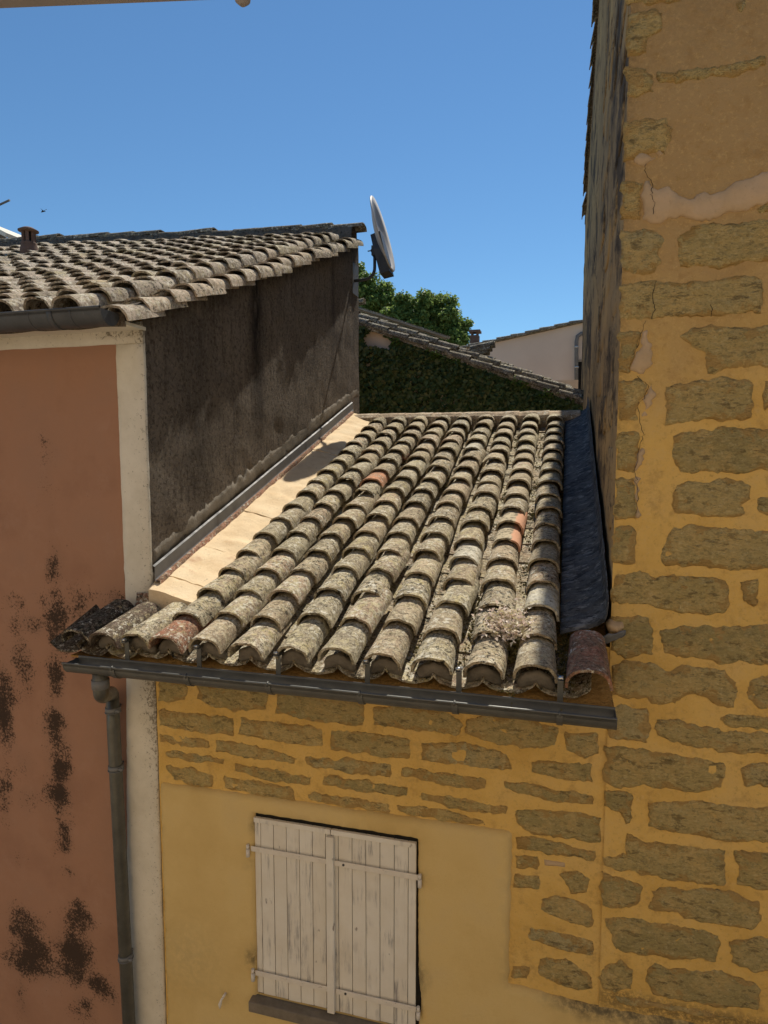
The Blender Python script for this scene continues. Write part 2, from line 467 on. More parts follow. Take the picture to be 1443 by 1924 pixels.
m = NT('cream_mortar')
c = m.ramp(m.noise(5, 6, .65), [(.28, (.64, .47, .28)), (.5, (.76, .595, .38)), (.75, (.82, .67, .45))])
c = m.mix(m.math('MULTIPLY', m.th(m.noise(40, 6, .75), .58, .68), .55), c, (.22, .15, .09))
c = m.mix(m.math('MULTIPLY', m.th(m.noise(3, 4, .7), .56, .7), .6), c, (.46, .24, .14))
b = m.bump(m.noise(90, 5, .7), .6, .005)
b = m.bump(m.noise(12, 7, .75), .6, .012, b)
M['cream'] = m.fin(c, .95, b, spec=.1)

def metal(name, c0, c1, rough=.45, met=.7, sc=8, bumps=.15):
    m = NT(name)
    c = m.ramp(m.noise(sc, 6, .65), [(.3, c0), (.7, c1)])
    c = m.mix(m.math('MULTIPLY', m.th(m.noise(sc * 5, 5, .7), .6, .72), .3), c, tuple(min(1, x * 1.7 + .03) for x in c1))
    r = m.ramp(m.noise(sc * 2.2, 4, .6), [(.3, (rough - .1,) * 3), (.7, (rough + .15,) * 3)])
    return m.fin(c, r, m.bump(m.noise(sc * 3, 4, .6), bumps, .006), metal=met, spec=.4)
M['zinc'] = metal('weathered_zinc', (.10, .10, .09), (.15, .148, .13), .45, .35)
M['zinc_dark'] = metal('dark_zinc', (.055, .058, .062), (.085, .09, .095), .5, .1)
M['zinc_pipe'] = metal('downpipe_zinc', (.095, .092, .075), (.15, .145, .12), .40, .35)
M['zinc_flash'] = metal('flashing_metal', (.14, .14, .135), (.20, .20, .195), .65, .1)
m = NT('blue_grey_lead_sheet')
c = m.ramp(m.noise(7, 7, .7), [(.35, (.045, .046, .047)), (.65, (.15, .15, .145))])
c = m.mix(m.math('MULTIPLY', m.th(m.noise(16, 6, .7, m.mapv(m.obj(), (.45, 1.6, 1.6))), .52, .62), .7), c, (.30, .30, .29))
c = m.mix(m.math('MULTIPLY', m.th(m.noise(13, 6, .75, m.mapv(m.obj(), (.5, 1.8, 1.8), (3, 1, 2))), .53, .60), .8), c, (.02, .02, .02))
b = m.bump(m.noise(9, 6, .7, m.mapv(m.obj(), (.4, 1.5, 1.5))), 1., .05)
M['lead'] = m.fin(c, .7, b, spec=.15)
M['steel'] = metal('galvanised_steel', (.45, .45, .43), (.60, .60, .57), .3, .9)
M['darkmetal'] = metal('dark_painted_metal', (.05, .052, .055), (.075, .078, .08), .5, .3)
M['dish'] = metal('grey_dish_paint', (.50, .48, .45), (.56, .54, .51), .5, .0, 4, .03)

m = NT('white_shutter_paint')
v = m.rvec()
c = m.ramp(m.noise(4, 5, .6, v), [(.3, (.70, .64, .53)), (.7, (.80, .76, .67))])
ws = m.th(m.noise(5, 7, .75, m.mapv(v, (7, 7, .55))), .47, .68)
c = m.mix(m.math('MULTIPLY', m.math('MULTIPLY', ws, m.th(m.noise(3.0, 3, .6, v), .45, .62)), .9), c, (.24, .225, .22))
c = m.mix(m.math('MULTIPLY', m.th(m.noise(16, 3, .5, m.mapv(v, (1, 1, .6))), .70, .76), .8), c, (.24, .20, .17))
b = m.bump(m.noise(12, 6, .7, m.mapv(v, (9, 9, .7))), .35, .003)
M['shutter'] = m.fin(c, .75, b, spec=.25)
m = NT('strap_paint')
c = m.ramp(m.noise(14, 5, .6), [(.3, (.68, .62, .53)), (.7, (.76, .70, .60))])
c = m.mix(m.math('MULTIPLY', m.th(m.noise(45, 5, .7), .62, .7), .6), c, (.28, .2, .14))
M['strap'] = m.fin(c, .6, m.bump(m.noise(60, 3), .2, .002), spec=.3)
m = NT('hole_shade'); M['hole'] = m.fin(m.ramp(m.noise(8), [(.3, (.012, .011, .01)), (.7, (.02, .018, .015))]), .9)  # near-black colour painted in for the shade inside openings and cracks
m = NT('sill_stone')
M['sill'] = m.fin(m.ramp(m.noise(12, 6, .7), [(.3, (.15, .125, .09)), (.7, (.24, .20, .15))]), .9, m.bump(m.noise(50, 5, .7), .6, .006))
m = NT('soffit_mortar')
c = m.ramp(m.noise(7, 6, .7), [(.3, (.34, .19, .06)), (.7, (.50, .30, .10))])
M['soffit'] = m.fin(c, .95, m.bump(m.noise(14, 5, .7), 1., .04), spec=.1)

def leafmat(name, a, b_, c_, trans=.25):
    m = NT(name)
    g = m.n('ShaderNodeNewGeometry')
    c = m.ramp(g.outputs['Random Per Island'], [(0, a), (.5, b_), (1, c_)])
    m.fin(c, .55, spec=.3)
    t = m.n('ShaderNodeBsdfTranslucent'); m.l(c, t.inputs[0])
    mx = m.n('ShaderNodeMixShader'); mx.inputs[0].default_value = trans
    m.l(m.p.outputs[0], mx.inputs[1]); m.l(t.outputs[0], mx.inputs[2]); m.l(mx.outputs[0], m.out.inputs[0])
    return m.m
M['leaf'] = leafmat('tree_leaf', (.10, .16, .04), (.19, .27, .065), (.32, .40, .11), .5)
M['ivy'] = leafmat('ivy_leaf', (.035, .07, .022), (.07, .115, .035), (.15, .16, .06), .15)
M['ivy_new'] = leafmat('young_ivy_leaf', (.16, .26, .04), (.22, .32, .06), (.28, .36, .09), .35)
M['moss'] = leafmat('roof_moss', (.07, .065, .02), (.16, .13, .035), (.26, .21, .08), .1)
M['sedum'] = leafmat('sedum_flower', (.74, .60, .52), (.85, .76, .66), (.55, .50, .28), .3)
M['redplant'] = leafmat('red_sedum', (.22, .05, .03), (.30, .09, .05), (.16, .05, .03), .15)
m = NT('bark')
M['bark'] = m.fin(m.ramp(m.noise(12, 6, .7), [(.3, (.07, .055, .04)), (.7, (.15, .12, .09))]), .9, m.bump(m.noise(30, 5), .7, .02))
m = NT('far_cream_render')
c = m.ramp(m.noise(.8, 6, .65), [(.3, (.66, .54, .43)), (.7, (.74, .62, .50))])
M['farwall'] = m.fin(c, .95, m.bump(m.noise(40, 4), .3, .01))
m = NT('street_paving')
c = m.ramp(m.noise(1.5, 7, .65), [(.3, (.16, .14, .12)), (.7, (.26, .235, .20))])
M['ground'] = m.fin(c, .9, m.bump(m.noise(25, 6, .7), .5, .02))
m = NT('opposite_house_render')
c = m.ramp(m.noise(1.2, 6, .6), [(.3, (.54, .44, .32)), (.7, (.62, .51, .38))])
M['opp'] = m.fin(c, .95, m.bump(m.noise(60, 4), .3, .006))
m = NT('weathered_board')
M['wood'] = m.fin(m.ramp(m.noise(9, 6, .7, m.mapv(m.obj(), (.4, 3, 3))), [(.3, (.20, .17, .13)), (.7, (.46, .40, .31))]), .9)
m = NT('grey_bar_paint')
M['bar'] = m.fin(m.ramp(m.noise(10, 4), [(.3, (.30, .27, .25)), (.7, (.36, .33, .31))]), .6)
m = NT('bird_feather')
M['bird'] = m.fin(m.ramp(m.noise(30, 3), [(.3, (.02, .019, .018)), (.7, (.04, .037, .034))]), .8)
m = NT('chimney_clay')
M['clay'] = m.fin(m.ramp(m.noise(14, 5, .7), [(.3, (.12, .075, .055)), (.7, (.20, .13, .10))]), .9, m.bump(m.noise(50, 4), .4, .006))

# ------------------------------------------------------------------ key planes (metres, camera at the origin)
YF = 3.5                      # street facades
XC = -2.469                   # side wall of the pink house
XR = 0.261                    # side wall of the stone house
GZ = -6.2                     # street level
S1 = radians(18.12)           # lower roof pitch
EY, EZ = 3.04, -1.105         # lower roof deck at the eave
YB = 7.83                     # back corner of the pink house / top of the lower roof
def low_z(Y): return EZ + (Y - EY) * math.tan(S1)      # deck of the lower roof

# ------------------------------------------------------------------ ground
g = grid_mesh('ground', -600, 600, -600, 600, 100, lambda u, v, h: (u, v, GZ + h))
o = add('ground', g, M['ground']); o['kind'] = 'structure'

# ------------------------------------------------------------------ house behind the camera, across the lane
oh = thing('opposite_house', 'cream rendered house wall across the lane, behind the viewer', 'house', (0, -1.3, GZ))
b = MB(); b.box(-9, 9, -1.6, -1.2, GZ, 3.6); b.build('wall', M['opp'], oh)
b = MB(); b.box(-9.2, 9.2, -2.2, -.95, 3.6, 3.75); b.build('eave', M['opp'], oh)

# ------------------------------------------------------------------ tiles
def barrel_mesh(name, hw0, hw1, r0, r1, L, th=.013, up=True, seed=0, na=10, nl=5, jag=.004, lift=.02):
    """half-round tile: y runs up the slope from its lower end; up=False gives the channel tile"""
    sec_o, sec_i = [], []
    for j in range(nl + 1):
        t = j / nl; ro, ri = [], []
        hw = hw0 + (hw1 - hw0) * t; rs = r0 + (r1 - r0) * t
        for i in range(na + 1):
            a = pi * i / na
            for k, lst in ((0, ro), (1, ri)):
                q = th * (k if up else -k)
                dx = .0035 * fbm(i * .7 + seed, j * .9, k * .1, 3); dz = .004 * fbm(i * .6, j * .8 + seed, 3.3, 3)
                y = L * t
                if j == 0: y += jag * fbm(i * .9 + seed * 2, 5.5, 1, 3) * 1.6
                if up:
                    ca = cos(a); x = (hw - q) * math.copysign(abs(ca) ** .82, ca); z = (rs - q) * (max(0, sin(a)) ** .80)
                    z += lift * (1 - t)
                else:
                    x = (hw + (-q)) * cos(a); z = (rs + th) * (1 - sin(a) ** .92) + (-q) * 0 + (th if k == 1 else 0) * 0
                    z = rs * (1 - sin(a) ** .92) + (0 if k == 0 else th)
                    z += lift * (1 - t)
                lst.append((x + dx, y, z + dz))
        sec_o.append(ro); sec_i.append(ri)
    bm = bmesh.new()
    VO = [[bm.verts.new(p) for p in r] for r in sec_o]; VI = [[bm.verts.new(p) for p in r] for r in sec_i]
    def face(*vs):
        try: return bm.faces.new(vs)
        except ValueError: return None
    for j in range(nl):
        for i in range(na):
            face(VO[j][i], VO[j][i + 1], VO[j + 1][i + 1], VO[j + 1][i]).smooth = True
            face(VI[j][i + 1], VI[j][i], VI[j + 1][i], VI[j + 1][i + 1]).smooth = True
    for j, fl in ((0, 0), (nl, 1)):
        for i in range(na):
            face(VO[j][i + 1], VO[j][i], VI[j][i], VI[j][i + 1])
    for i in (0, na):
        for j in range(nl):
            face(VO[j][i], VO[j + 1][i], VI[j + 1][i], VI[j][i])
    bm.normal_update()
    for e in bm.edges:
        if len(e.link_faces) == 2 and e.calc_face_angle(0) > radians(50): e.smooth = False
    bmesh.ops.recalc_face_normals(bm, faces=bm.faces)
    me = bpy.data.meshes.new(name); bm.to_mesh(me); bm.free()
    return me
covers = [barrel_mesh('cover_tile', .098 + .005 * (k % 3 - 1), .082, .092 + .004 * (k % 2), .074, .42, lift=.038, seed=k * 3.7, jag=.005) for k in range(8)]
pans = [barrel_mesh('channel_tile', .112, .124, .055, .06, .42, up=False, seed=k * 5.1, lift=.012) for k in range(4)]
capt = [barrel_mesh('cap', .12, .105, .075, .065, .48, seed=k * 2.3 + 50) for k in range(4)]
mesh_cache = {}
def tile(me, mat, name, parent, Mw):
    key = (me.name, mat.name)
    if key not in mesh_cache:
        c = me.copy(); c.materials.clear(); c.materials.append(mat); mesh_cache[key] = c
    return add(name, mesh_cache[key], None, parent, Mw)
def slope_frame(O, slope, twist=0.):
    return Matrix.Translation(O) @ Matrix.Rotation(slope, 4, 'X')
def jit(rng, az=1.6, ay=2.5, ax=.6):
    return Matrix.Rotation(radians(rng.gauss(0, az)), 4, 'Z') @ Matrix.Rotation(radians(rng.gauss(0, ay)), 4, 'Y') @ Matrix.Rotation(radians(rng.gauss(0, ax)), 4, 'X')

# ================================================================== YELLOW HOUSE (low, tiled lean-to roof)
yh = thing('yellow_house', 'low yellow house with shuttered window under a mossy canal-tile roof', 'house', (-1.1, YF, GZ))
def W1(u, v, h): return (u, YF - h, v)
def stain_y(u, v): return 0.
wall = add('wall', grid_mesh('wall', XC + .01, XR + .01, GZ, -1.0, .05, W1, lambda u, v: .004 * fbm(u * 5, v * 6, 1.) + .0025 * nz(u * 18, v * 18, 2)), M['mortar'], yh)
b = MB(); b.box(XC + .01, XR, YF + .03, YF + .35, GZ, -1.02); b.build('wall_core', M['soffit'], yh)

def z6(P): return [fac(270 + u / 1.653, 1240 + v / 1.653) for u, v in P]
def z7(P): return [fac(1080 + u / 2.005, v / 2.004) for u, v in P]
def z8(P): return [fac(940 + u / 1.996, 960 + v / 1.996) for u, v in P]
mid_stones = [
 [(50,68),(110,65),(138,90),(132,125),(90,132),(48,128)], [(168,75),(280,85),(388,90),(380,155),(290,160),(210,145),(165,120)],
 [(415,105),(480,98),(560,110),(685,125),(685,205),(600,200),(480,180),(412,165)], [(712,150),(830,140),(960,170),(990,205),(975,232),(850,220),(715,200)],
 [(1005,185),(1060,165),(1180,180),(1285,210),(1280,270),(1180,275),(1060,250),(1000,225)], [(1310,225),(1415,222),(1412,290),(1370,305),(1312,280)],
 [(48,155),(160,165),(280,180),(278,235),(160,225),(48,205)], [(298,180),(420,195),(555,210),(555,268),(480,265),(370,245),(295,230)],
 [(582,220),(700,225),(835,245),(825,305),(770,305),(660,290),(582,280)], [(862,260),(1000,255),(1130,290),(1145,340),(1000,330),(865,310)],
 [(1205,320),(1250,310),(1390,325),(1395,380),(1300,375),(1205,350)],
 [(50,230),(130,235),(208,250),(205,270),(120,268),(52,255)], [(225,250),(300,258),(400,280),(478,305),(470,322),(370,312),(225,285)],
 [(505,300),(600,305),(768,325),(765,360),(650,355),(505,325)], [(800,335),(900,345),(1070,370),(1070,405),(950,395),(800,360)],
 [(1118,375),(1200,385),(1390,420),(1395,450),(1290,445),(1115,400)],
 [(70,285),(140,285),(248,308),(245,325),(160,318),(75,300)], [(285,325),(400,335),(520,365),(520,390),(420,380),(285,345)],
 [(560,360),(680,370),(820,395),(815,422),(700,412),(560,385)], [(860,410),(960,425),(1128,455),(1125,480),(1000,470),(860,435)],
 [(1155,465),(1250,465),(1400,480),(1420,490),(1418,566),(1300,555),(1200,540),(1155,505)],
 [(70,330),(150,335),(215,360),(215,395),(150,392),(95,370)], [(250,365),(340,372),(460,398),(475,440),(360,420),(250,400)],
 [(505,410),(600,420),(760,450),(760,475),(640,460),(505,435)], [(785,450),(880,455),(1050,495),(1060,515),(920,500),(785,470)],
 [(1155,550),(1250,555),(1400,595),(1398,620),(1300,610),(1160,585)], [(1155,605),(1225,610),(1225,650),(1155,645)],
 [(1150,665),(1230,670),(1230,710),(1150,705)], [(1290,665),(1345,655),(1385,680),(1375,720),(1330,725)],
 [(1235,740),(1290,730),(1395,770),(1400,830),(1320,820),(1232,775)], [(1200,830),(1270,835),(1400,880),(1395,915),(1290,900),(1200,865)],
 [(1230,930),(1310,925),(1380,970),(1395,1020),(1350,1030),(1230,985)], [(1145,950),(1195,955),(1190,990),(1145,985)]]
for i, P in enumerate(mid_stones):
    add('stone', slab_mesh('stone', z6(P), W1, cell=.035, edge=.013, thick=.006, rnd=.010, rough=.008, seed=i * 1.7 + 1, step=.012, attr='edge'), M['stone'], wall)
add('pale_chip', slab_mesh('pale_chip', z6([(1243,620),(1312,628),(1310,644),(1245,638)]), W1, cell=.03, edge=.003, thick=.008, seed=3), M['patch'], wall)

# plaster panel round the window
PT = .028
def pz(px, py): return fac(px, py, YF - PT)
sh = {}
shTL, shTR, shBL = pz(480, 1537), pz(781.5, 1583), pz(484, 1868)
x0s, x1s, zt, zb = shTL[0], shTR[0] , (shTL[1] + shTR[1]) / 2, shBL[1] - .005
panel = [(XC + .02, pz(285, 1470)[1]), pz(620, 1518), pz(962, 1566), pz(958, 1720), pz(955, 1852), pz(1080, 1888), pz(1250, 1915), pz(1500, 1960), (1.2, GZ + .02), (XC + .02, GZ + .02)]
hole = [(x0s - .008, zb), (x0s - .006, zt + .012), (x1s + .006, zt + .012), (x1s + .012, zb + .35), (x1s + .03, zb + .2), (x1s + .012, zb + .02), (x1s + .01, zb)]
MAXP = GZ + .02
edge_pts = [pz(x, y) for x, y in ((1000, 1868), (1080, 1888), (1250, 1915), (1500, 1960))]
def st_panel(u, v):
    s = 0.
    for (cx, cy, rx, ry, w) in stain_panel:
        s = max(s, w * math.exp(-((u - cx) / rx) ** 2 - ((v - cy) / ry) ** 2))
    # mould along the sloping lower edge beside the stone house
    for i in range(len(edge_pts) - 1):
        a, c_ = edge_pts[i], edge_pts[i + 1]
        if a[0] <= u <= c_[0]:
            ze = a[1] + (c_[1] - a[1]) * (u - a[0]) / (c_[0] - a[0])
            s = max(s, sstep(.10, .0, ze - v) * sstep(a[0] - .05, a[0] + .3, u) if i == 0 else sstep(.13, .0, ze - v))
    return min(1, s)
def bl(px, py, rx, ry, w):
    c = pz(px, py); return (c[0], c[1], rx, ry, w)
stain_panel = [bl(478, 1552, .035, .05, .75), bl(474, 1800, .04, .06, .9), bl(790, 1840, .035, .09, .8), bl(470, 1620, .02, .04, .4), bl(795, 1650, .02, .03, .5),
               bl(350, 1800, .25, .25, .20), bl(480, 1477, .5, .02, .3), bl(800, 1528, .5, .02, .3), bl(422, 1862, .03, .02, .5), bl(300, 1700, .03, .6, .25)]
pw = lambda u, v, h: (u, YF - h, v)
add('plaster_panel', slab_mesh('plaster_panel', panel, pw, cell=.045, edge=.006, thick=PT, rnd=.022, rough=.0025, seed=2.2, holes=[hole], attr=st_panel, step=.02, rfreq=7.), M['plaster'], yh)
b = MB(); b.box(x0s - .05, x1s + .05, YF - .004, YF - .002, zb - .05, zt + .05); b.build('recess_shade', M['hole'], yh)  # flat black sheet: painted shade of the gap behind the shutters

# shutters
def sx(u): return fac(440 + u / 3.6075, 1700, YF - .02)[0]
def szv(u, v): return fac(440 + u / 3.6075, 1500 + v / 3.6075, YF - .025)[1]
YS = YF - .018
def shutter(bounds, label_side):
    xs = [sx(u) for u in bounds]
    root = None
    # ledge board carries the boards: the shutter part is its top rail
    rail = MB(); rail.box(xs[0] + .002, xs[-1] - .002, YS - .012, YS + .006, zt - .032, zt - .002)
    root = rail.build('shutter', M['shutter'], yh)
    bv = root.modifiers.new('bevel', 'BEVEL'); bv.width = .002; bv.segments = 2
    for i in range(len(xs) - 1):
        rr = random.Random(i + len(bounds) + int(xs[0] * 100))
        b = MB(); b.box(xs[i] + .0016, xs[i + 1] - .0016, YS + rr.uniform(-.0015, .0015), YS + .012, zb + .008 + rr.uniform(-.002, .003), zt - .003)
        o = b.build('board', M['shutter'], root); mm = o.modifiers.new('bevel', 'BEVEL'); mm.width = .0025; mm.segments = 2
    return root
shl = shutter([145, 187, 272, 358, 445, 533, 622, 660], 0)
shr = shutter([661, 706, 799, 892, 987, 1083, 1178, 1233], 1)
cb = MB(); cb.box(sx(634), sx(684), YS - .030, YS - .002, zb + .01, zt - .04); o = cb.build('cover_strip', M['shutter'], shr)
mm = o.modifiers.new('bevel', 'BEVEL'); mm.width = .004; mm.segments = 2
zst, zsb = szv(640, 425), szv(640, 1287)
for root, ua, ub, z, nails, pin in ((shl, 128, 632, zst, (172, 318, 450, 583), 110), (shr, 686, 1250, zst, (748, 888, 1030, 1195), 1262), (shl, 142, 632, zsb, (187, 333, 460, 590), 128), (shr, 690, 1240, zsb, (757, 893, 1033, 1195), 1256)):
    b = MB(); b.box(sx(ua), sx(ub), YS - .0185, YS - .0125, z - .0165, z + .0165)
    o = b.build('strap_hinge', M['strap'], root); mm = o.modifiers.new('bevel', 'BEVEL'); mm.width = .0015; mm.segments = 1
    for k, u in enumerate(nails):
        b = MB(); b.tube([(sx(u), YS - .017, z), (sx(u), YS - .0215, z)], .0075, 10)
        b.build('bolt', M['strap'] if not (root is shr and k == 0) else M['darkmetal'], root)
    b = MB(); xp = sx(pin); b.tube([(xp, YS - .022, z - .052), (xp, YS - .022, z - .002)], .0115, 12); b.tube([(xp, YS - .022, z + .0), (xp, YS - .022, z + .026)], .0095, 12)
    b.tube([(xp, YS - .022, z - .03), (xp, YF + .01, z - .03)], .008, 8)
    b.build('hinge_pin', M['strap'], root)
# sill
sl = MB(); sl.box(x0s - .045, x1s + .05, YF - .085, YF - .01, zb - .075, zb - .006); o = sl.build('sill', M['sill'], yh)
mm = o.modifiers.new('bevel', 'BEVEL'); mm.width = .008; mm.segments = 3
# shutter catch on the plaster
cx, cz = pz(424, 1866)
b = MB(); b.tube([(cx, YF - .02, cz), (cx, YF - .06, cz)], .008, 8); b.tube([(cx, YF - .06, cz), (cx - .012, YF - .064, cz - .02), (cx - .02, YF - .068, cz - .05), (cx - .022, YF - .066, cz - .075)], .006, 8, radii=[.006, .007, .011, .004])
b.build('shutter_catch', M['strap'], yh)

# roof of the yellow house
O1 = Vector((0, EY, EZ))
FR1 = slope_frame(O1 + Vector((0, 0, -.045)), S1)
SL = (YB - .40 - EY) / cos(S1)          # slope length to the ridge capping
deck = MB(); deck.box(XC + .02, XR - .02, .02, SL + .05, -.06, -.008, FR1)
roof = deck.build('roof', M['soffit'], yh)
rng = random.Random(11)
PITCHX = .2435
EXP = .272
def colx(k): return -.10 - PITCHX * k - .004 * sin(k * 2.1)
orange = {(6, 10): 'tile_orange', (1, 6): 'tile_orange2', (8, 0): 'tile_red', (8, 1): 'tile_red2'}
nrow = int(SL / EXP)
for k in range(0, 9):
    off = rng.uniform(-.05, .05) if k not in (0,) else .0
    drift = rng.uniform(-.012, .012)
    for r in range(nrow + 1):
        s = r * EXP + (off if r else rng.uniform(-.012, .012)) + rng.uniform(-.012, .012)
        if s > SL - .20: break
        T = Matrix.Translation((colx(k) + drift * sin(r * .8) + rng.gauss(0, .004), s, .060 + rng.uniform(-.003, .006)))
        mt = 'tile'
        if (k, r) == (6, 9): mt = 'tile_orange'
        elif k == 1 and r in (5, 6): mt = 'tile_half'
        elif (k, r) in ((2, 4), (0, 2), (3, 12)): mt = 'tile_white'
        elif (k, r) in ((8, 0), (8, 1), (0, 5), (5, 6)): mt = 'tile_red' if (k, r) == (8, 0) else 'tile'
        tile(covers[rng.randrange(8)], M[mt], 'roof_tile', roof, FR1 @ T @ jit(rng))
    # channel tiles on the right of each column
for k in range(-1, 9):
    off = rng.uniform(-.06, .06)
    for r in range(nrow + 1):
        s = r * EXP + (off if r else .015) + rng.uniform(-.01, .01)
        if s > SL - .2 or (k == -1 and r > 0) : break
        x = (colx(k) + colx(k + 1)) / 2 if k >= 0 else colx(0) + PITCHX / 2
        if k == 8: x = colx(8) - PITCHX / 2
        tile(pans[rng.randrange(4)], M['pan'], 'channel_tile', roof, FR1 @ Matrix.Translation((x, s, .004)) @ jit(rng, 1., 1., .5))
# eave tiles in front of the pink house and beside the stone house
for x, mt, s, sc in ((-2.235, 'tile', .0, 1.0), (-2.425, 'tile_dark', -.02, 1.0), (-2.615, 'tile_dark', -.01, 1.0), (.135, 'tile_red', -.01, 1.12)):
    Mx = FR1 @ Matrix.Translation((x, s, .056)) @ jit(rng, 1, 2, .5) @ Matrix.Diagonal((sc * .95, 1.02, sc, 1))
    tile(covers[rng.randrange(8)], M[mt], 'roof_tile', roof, Mx)
for x in (-2.33, -2.52, -2.70):
    tile(pans[rng.randrange(4)], M['pan' if x > -2.4 else 'tile_dark'], 'channel_tile', roof, FR1 @ Matrix.Translation((x, 0, .004)) @ jit(rng, 1, 1, .5) @ Matrix.Diagonal((.85, 1, 1, 1)))
# orange-shouldered tiles
# soffit under the eave
sf = MB()
gs = []
for i in range(61):
    x = -2.72 + (XR - .01 + 2.72) * i / 60
    gs.append([(x, EY + .03 + .004 * nz(x * 9), EZ - .075 + .012 * fbm(x * 8, 1)), (x, EY + .12, EZ - .105 + .02 * fbm(x * 7, 3)), (x, EY + .28, EZ - .115 + .02 * fbm(x * 6, 5)), (x, YF + .02, EZ - .06)])
sf.sheet(gs); sf.build('soffit', M['soffit'], yh)
sf = MB(); sf.box(-2.72, XR - .01, EY + .035, YF - .01, EZ - .066, EZ - .055, None); sf.build('soffit_board', M['soffit'], yh)
# mortar plugs under the eave tiles
pl = []
for k in range(-1, 11):
    x = colx(k) if 0 <= k < 9 else {-1: .135, 9: -2.235, 10: -2.425}[k]
    rr = random.Random(k + 40)
    poly = [(x + .088 * cos(a) * rr.uniform(.92, 1.02), .06 + .075 * sin(a) * rr.uniform(.85, 1)) for a in [pi * i / 10 for i in range(11)]] + [(x - .08, .03), (x - .04, .045), (x, .055), (x + .04, .045), (x + .08, .03)]
    def fw(u, v, h, rr=rr): return tuple(FR1 @ Vector((u, .045 - h, v)))
    if k != -1: add('mortar_plug', slab_mesh('mortar_plug', poly, fw, cell=.03, edge=.006, thick=.012, rnd=.01, rough=.006, seed=k + 3.3), M['cement'], roof)

# ridge capping of flat pale tiles
npc = 8
for i in range(npc):
    xa = XC + .03 + (XR - .12 - XC - .03) * i / npc; xb = XC + .03 + (XR - .12 - XC - .03) * (i + 1) / npc + .02
    rr = random.Random(i + 77)
    gsec = []
    for t in range(9):
        x = xa + (xb - xa) * t / 8
        tw = .006 * t / 8 + .004 * fbm(x * 9, i)
        prof = [(-.10, -.10), (-.10, .03), (-.085, .055), (-.02, .073), (.06, .066), (.13, .02), (.13, -.11)]
        gsec.append([tuple(FR1 @ Vector((x, SL + p + .006 * nz(x * 14, q * 20), .10 + q + tw + rr.uniform(-.001, .001)))) for p, q in prof])
    b = MB(); b.sheet(gsec, sm=False)
    for e in (0, 8): b.q(gsec[e])
    b.build('ridge_tile', M['tile_pale'], roof)
# back wall under the ridge
b = MB(); b.box(XC + .01, XR - .01, YB - .26, YB - .05, GZ, low_z(YB - .4) - .02); b.build('back_wall', M['farwall'], yh)

# mortar fillet along the pink house wall, laid in lengths
FX0, FX1 = XC + .004, -2.115
cuts = [3.43, 3.60, 4.02, 4.62, 5.3, 6.1, 6.8, 7.44]
for i in range(len(cuts) - 1):
    y0, y1 = cuts[i], cuts[i + 1]; gsec = []
    n = max(3, int((y1 - y0) / .03))
    for t in range(n + 1):
        y = y0 + .004 + (y1 - y0 - .008) * t / n
        row = []
        for c_ in range(9):
            q = c_ / 8; x = FX0 + (FX1 + .03 * fbm(y * 9, 3) - FX0) * q
            zz = low_z(y) + .150 - .055 * q - .03 * q * q + .010 * fbm(x * 14, y * 8, i) + (.004 if i % 2 else 0)
            if y < YF and x < XC + .02: x = XC + .02
            row.append((x, y + .010 * nz(x * 12, i * 4.), zz))
        row.append((row[-1][0] + .006, row[-1][1], low_z(y) - .0))
        gsec.append(row)
    b = MB(); b.sheet(gsec)
    b.q(gsec[0] + [(gsec[0][0][0], gsec[0][0][1], low_z(y0) - .02)]); b.q(gsec[-1] + [(gsec[-1][0][0], gsec[-1][0][1], low_z(y1) - .02)])
    b.build('mortar_fillet', M['cream'], roof)

# gutter, brackets, downpipe
GY = 2.945
gzc = onY(133, 1240, GY).z - .004
gx0, gx1 = onY(133, 1240, GY).x, XR - .012
RG = .062
def gprof(cx_off=0, r=RG, n=14, lip=True):
    pts = [(GY + r * cos(pi + pi * i / n), gzc + r * sin(pi + pi * i / n)) for i in range(n + 1)]
    return pts
gsec = []
n = 40
for i in range(n + 1):
    x = gx0 + (gx1 - gx0) * i / n
    dz = .003 * nz(x * 1.5, 2)
    outer = gprof(); inner = gprof(r=RG - .003)
    bead = [(GY - RG - .001 + .0085 * cos(a), gzc + .004 + .0085 * sin(a)) for a in [pi * q / 4 for q in range(-2, 5)]]
    pr = bead[::-1] + outer + [(GY + RG, gzc + .012)] + [(GY + RG - .003, gzc + .012)] + inner[::-1]
    gsec.append([(x, y, z + dz) for y, z in pr])
b = MB(); b.sheet(gsec, closed=True)
gut = b.build('gutter', M['zinc'], yh)
for x in (gx0, gx1 - .002):
    b = MB(); pts = [(y, z) for y, z in gprof(r=RG + .001)]
    f = [(x - .001, y, z) for y, z in pts]; k_ = [(x + .0025, y, z) for y, z in pts]
    b.q(f); b.q(k_[::-1])
    for i in range(len(f) - 1): b.q([f[i], f[i + 1], k_[i + 1], k_[i]])
    b.q([f[-1], f[0], k_[0], k_[-1]]); b.build('end_cap', M['zinc'], gut)
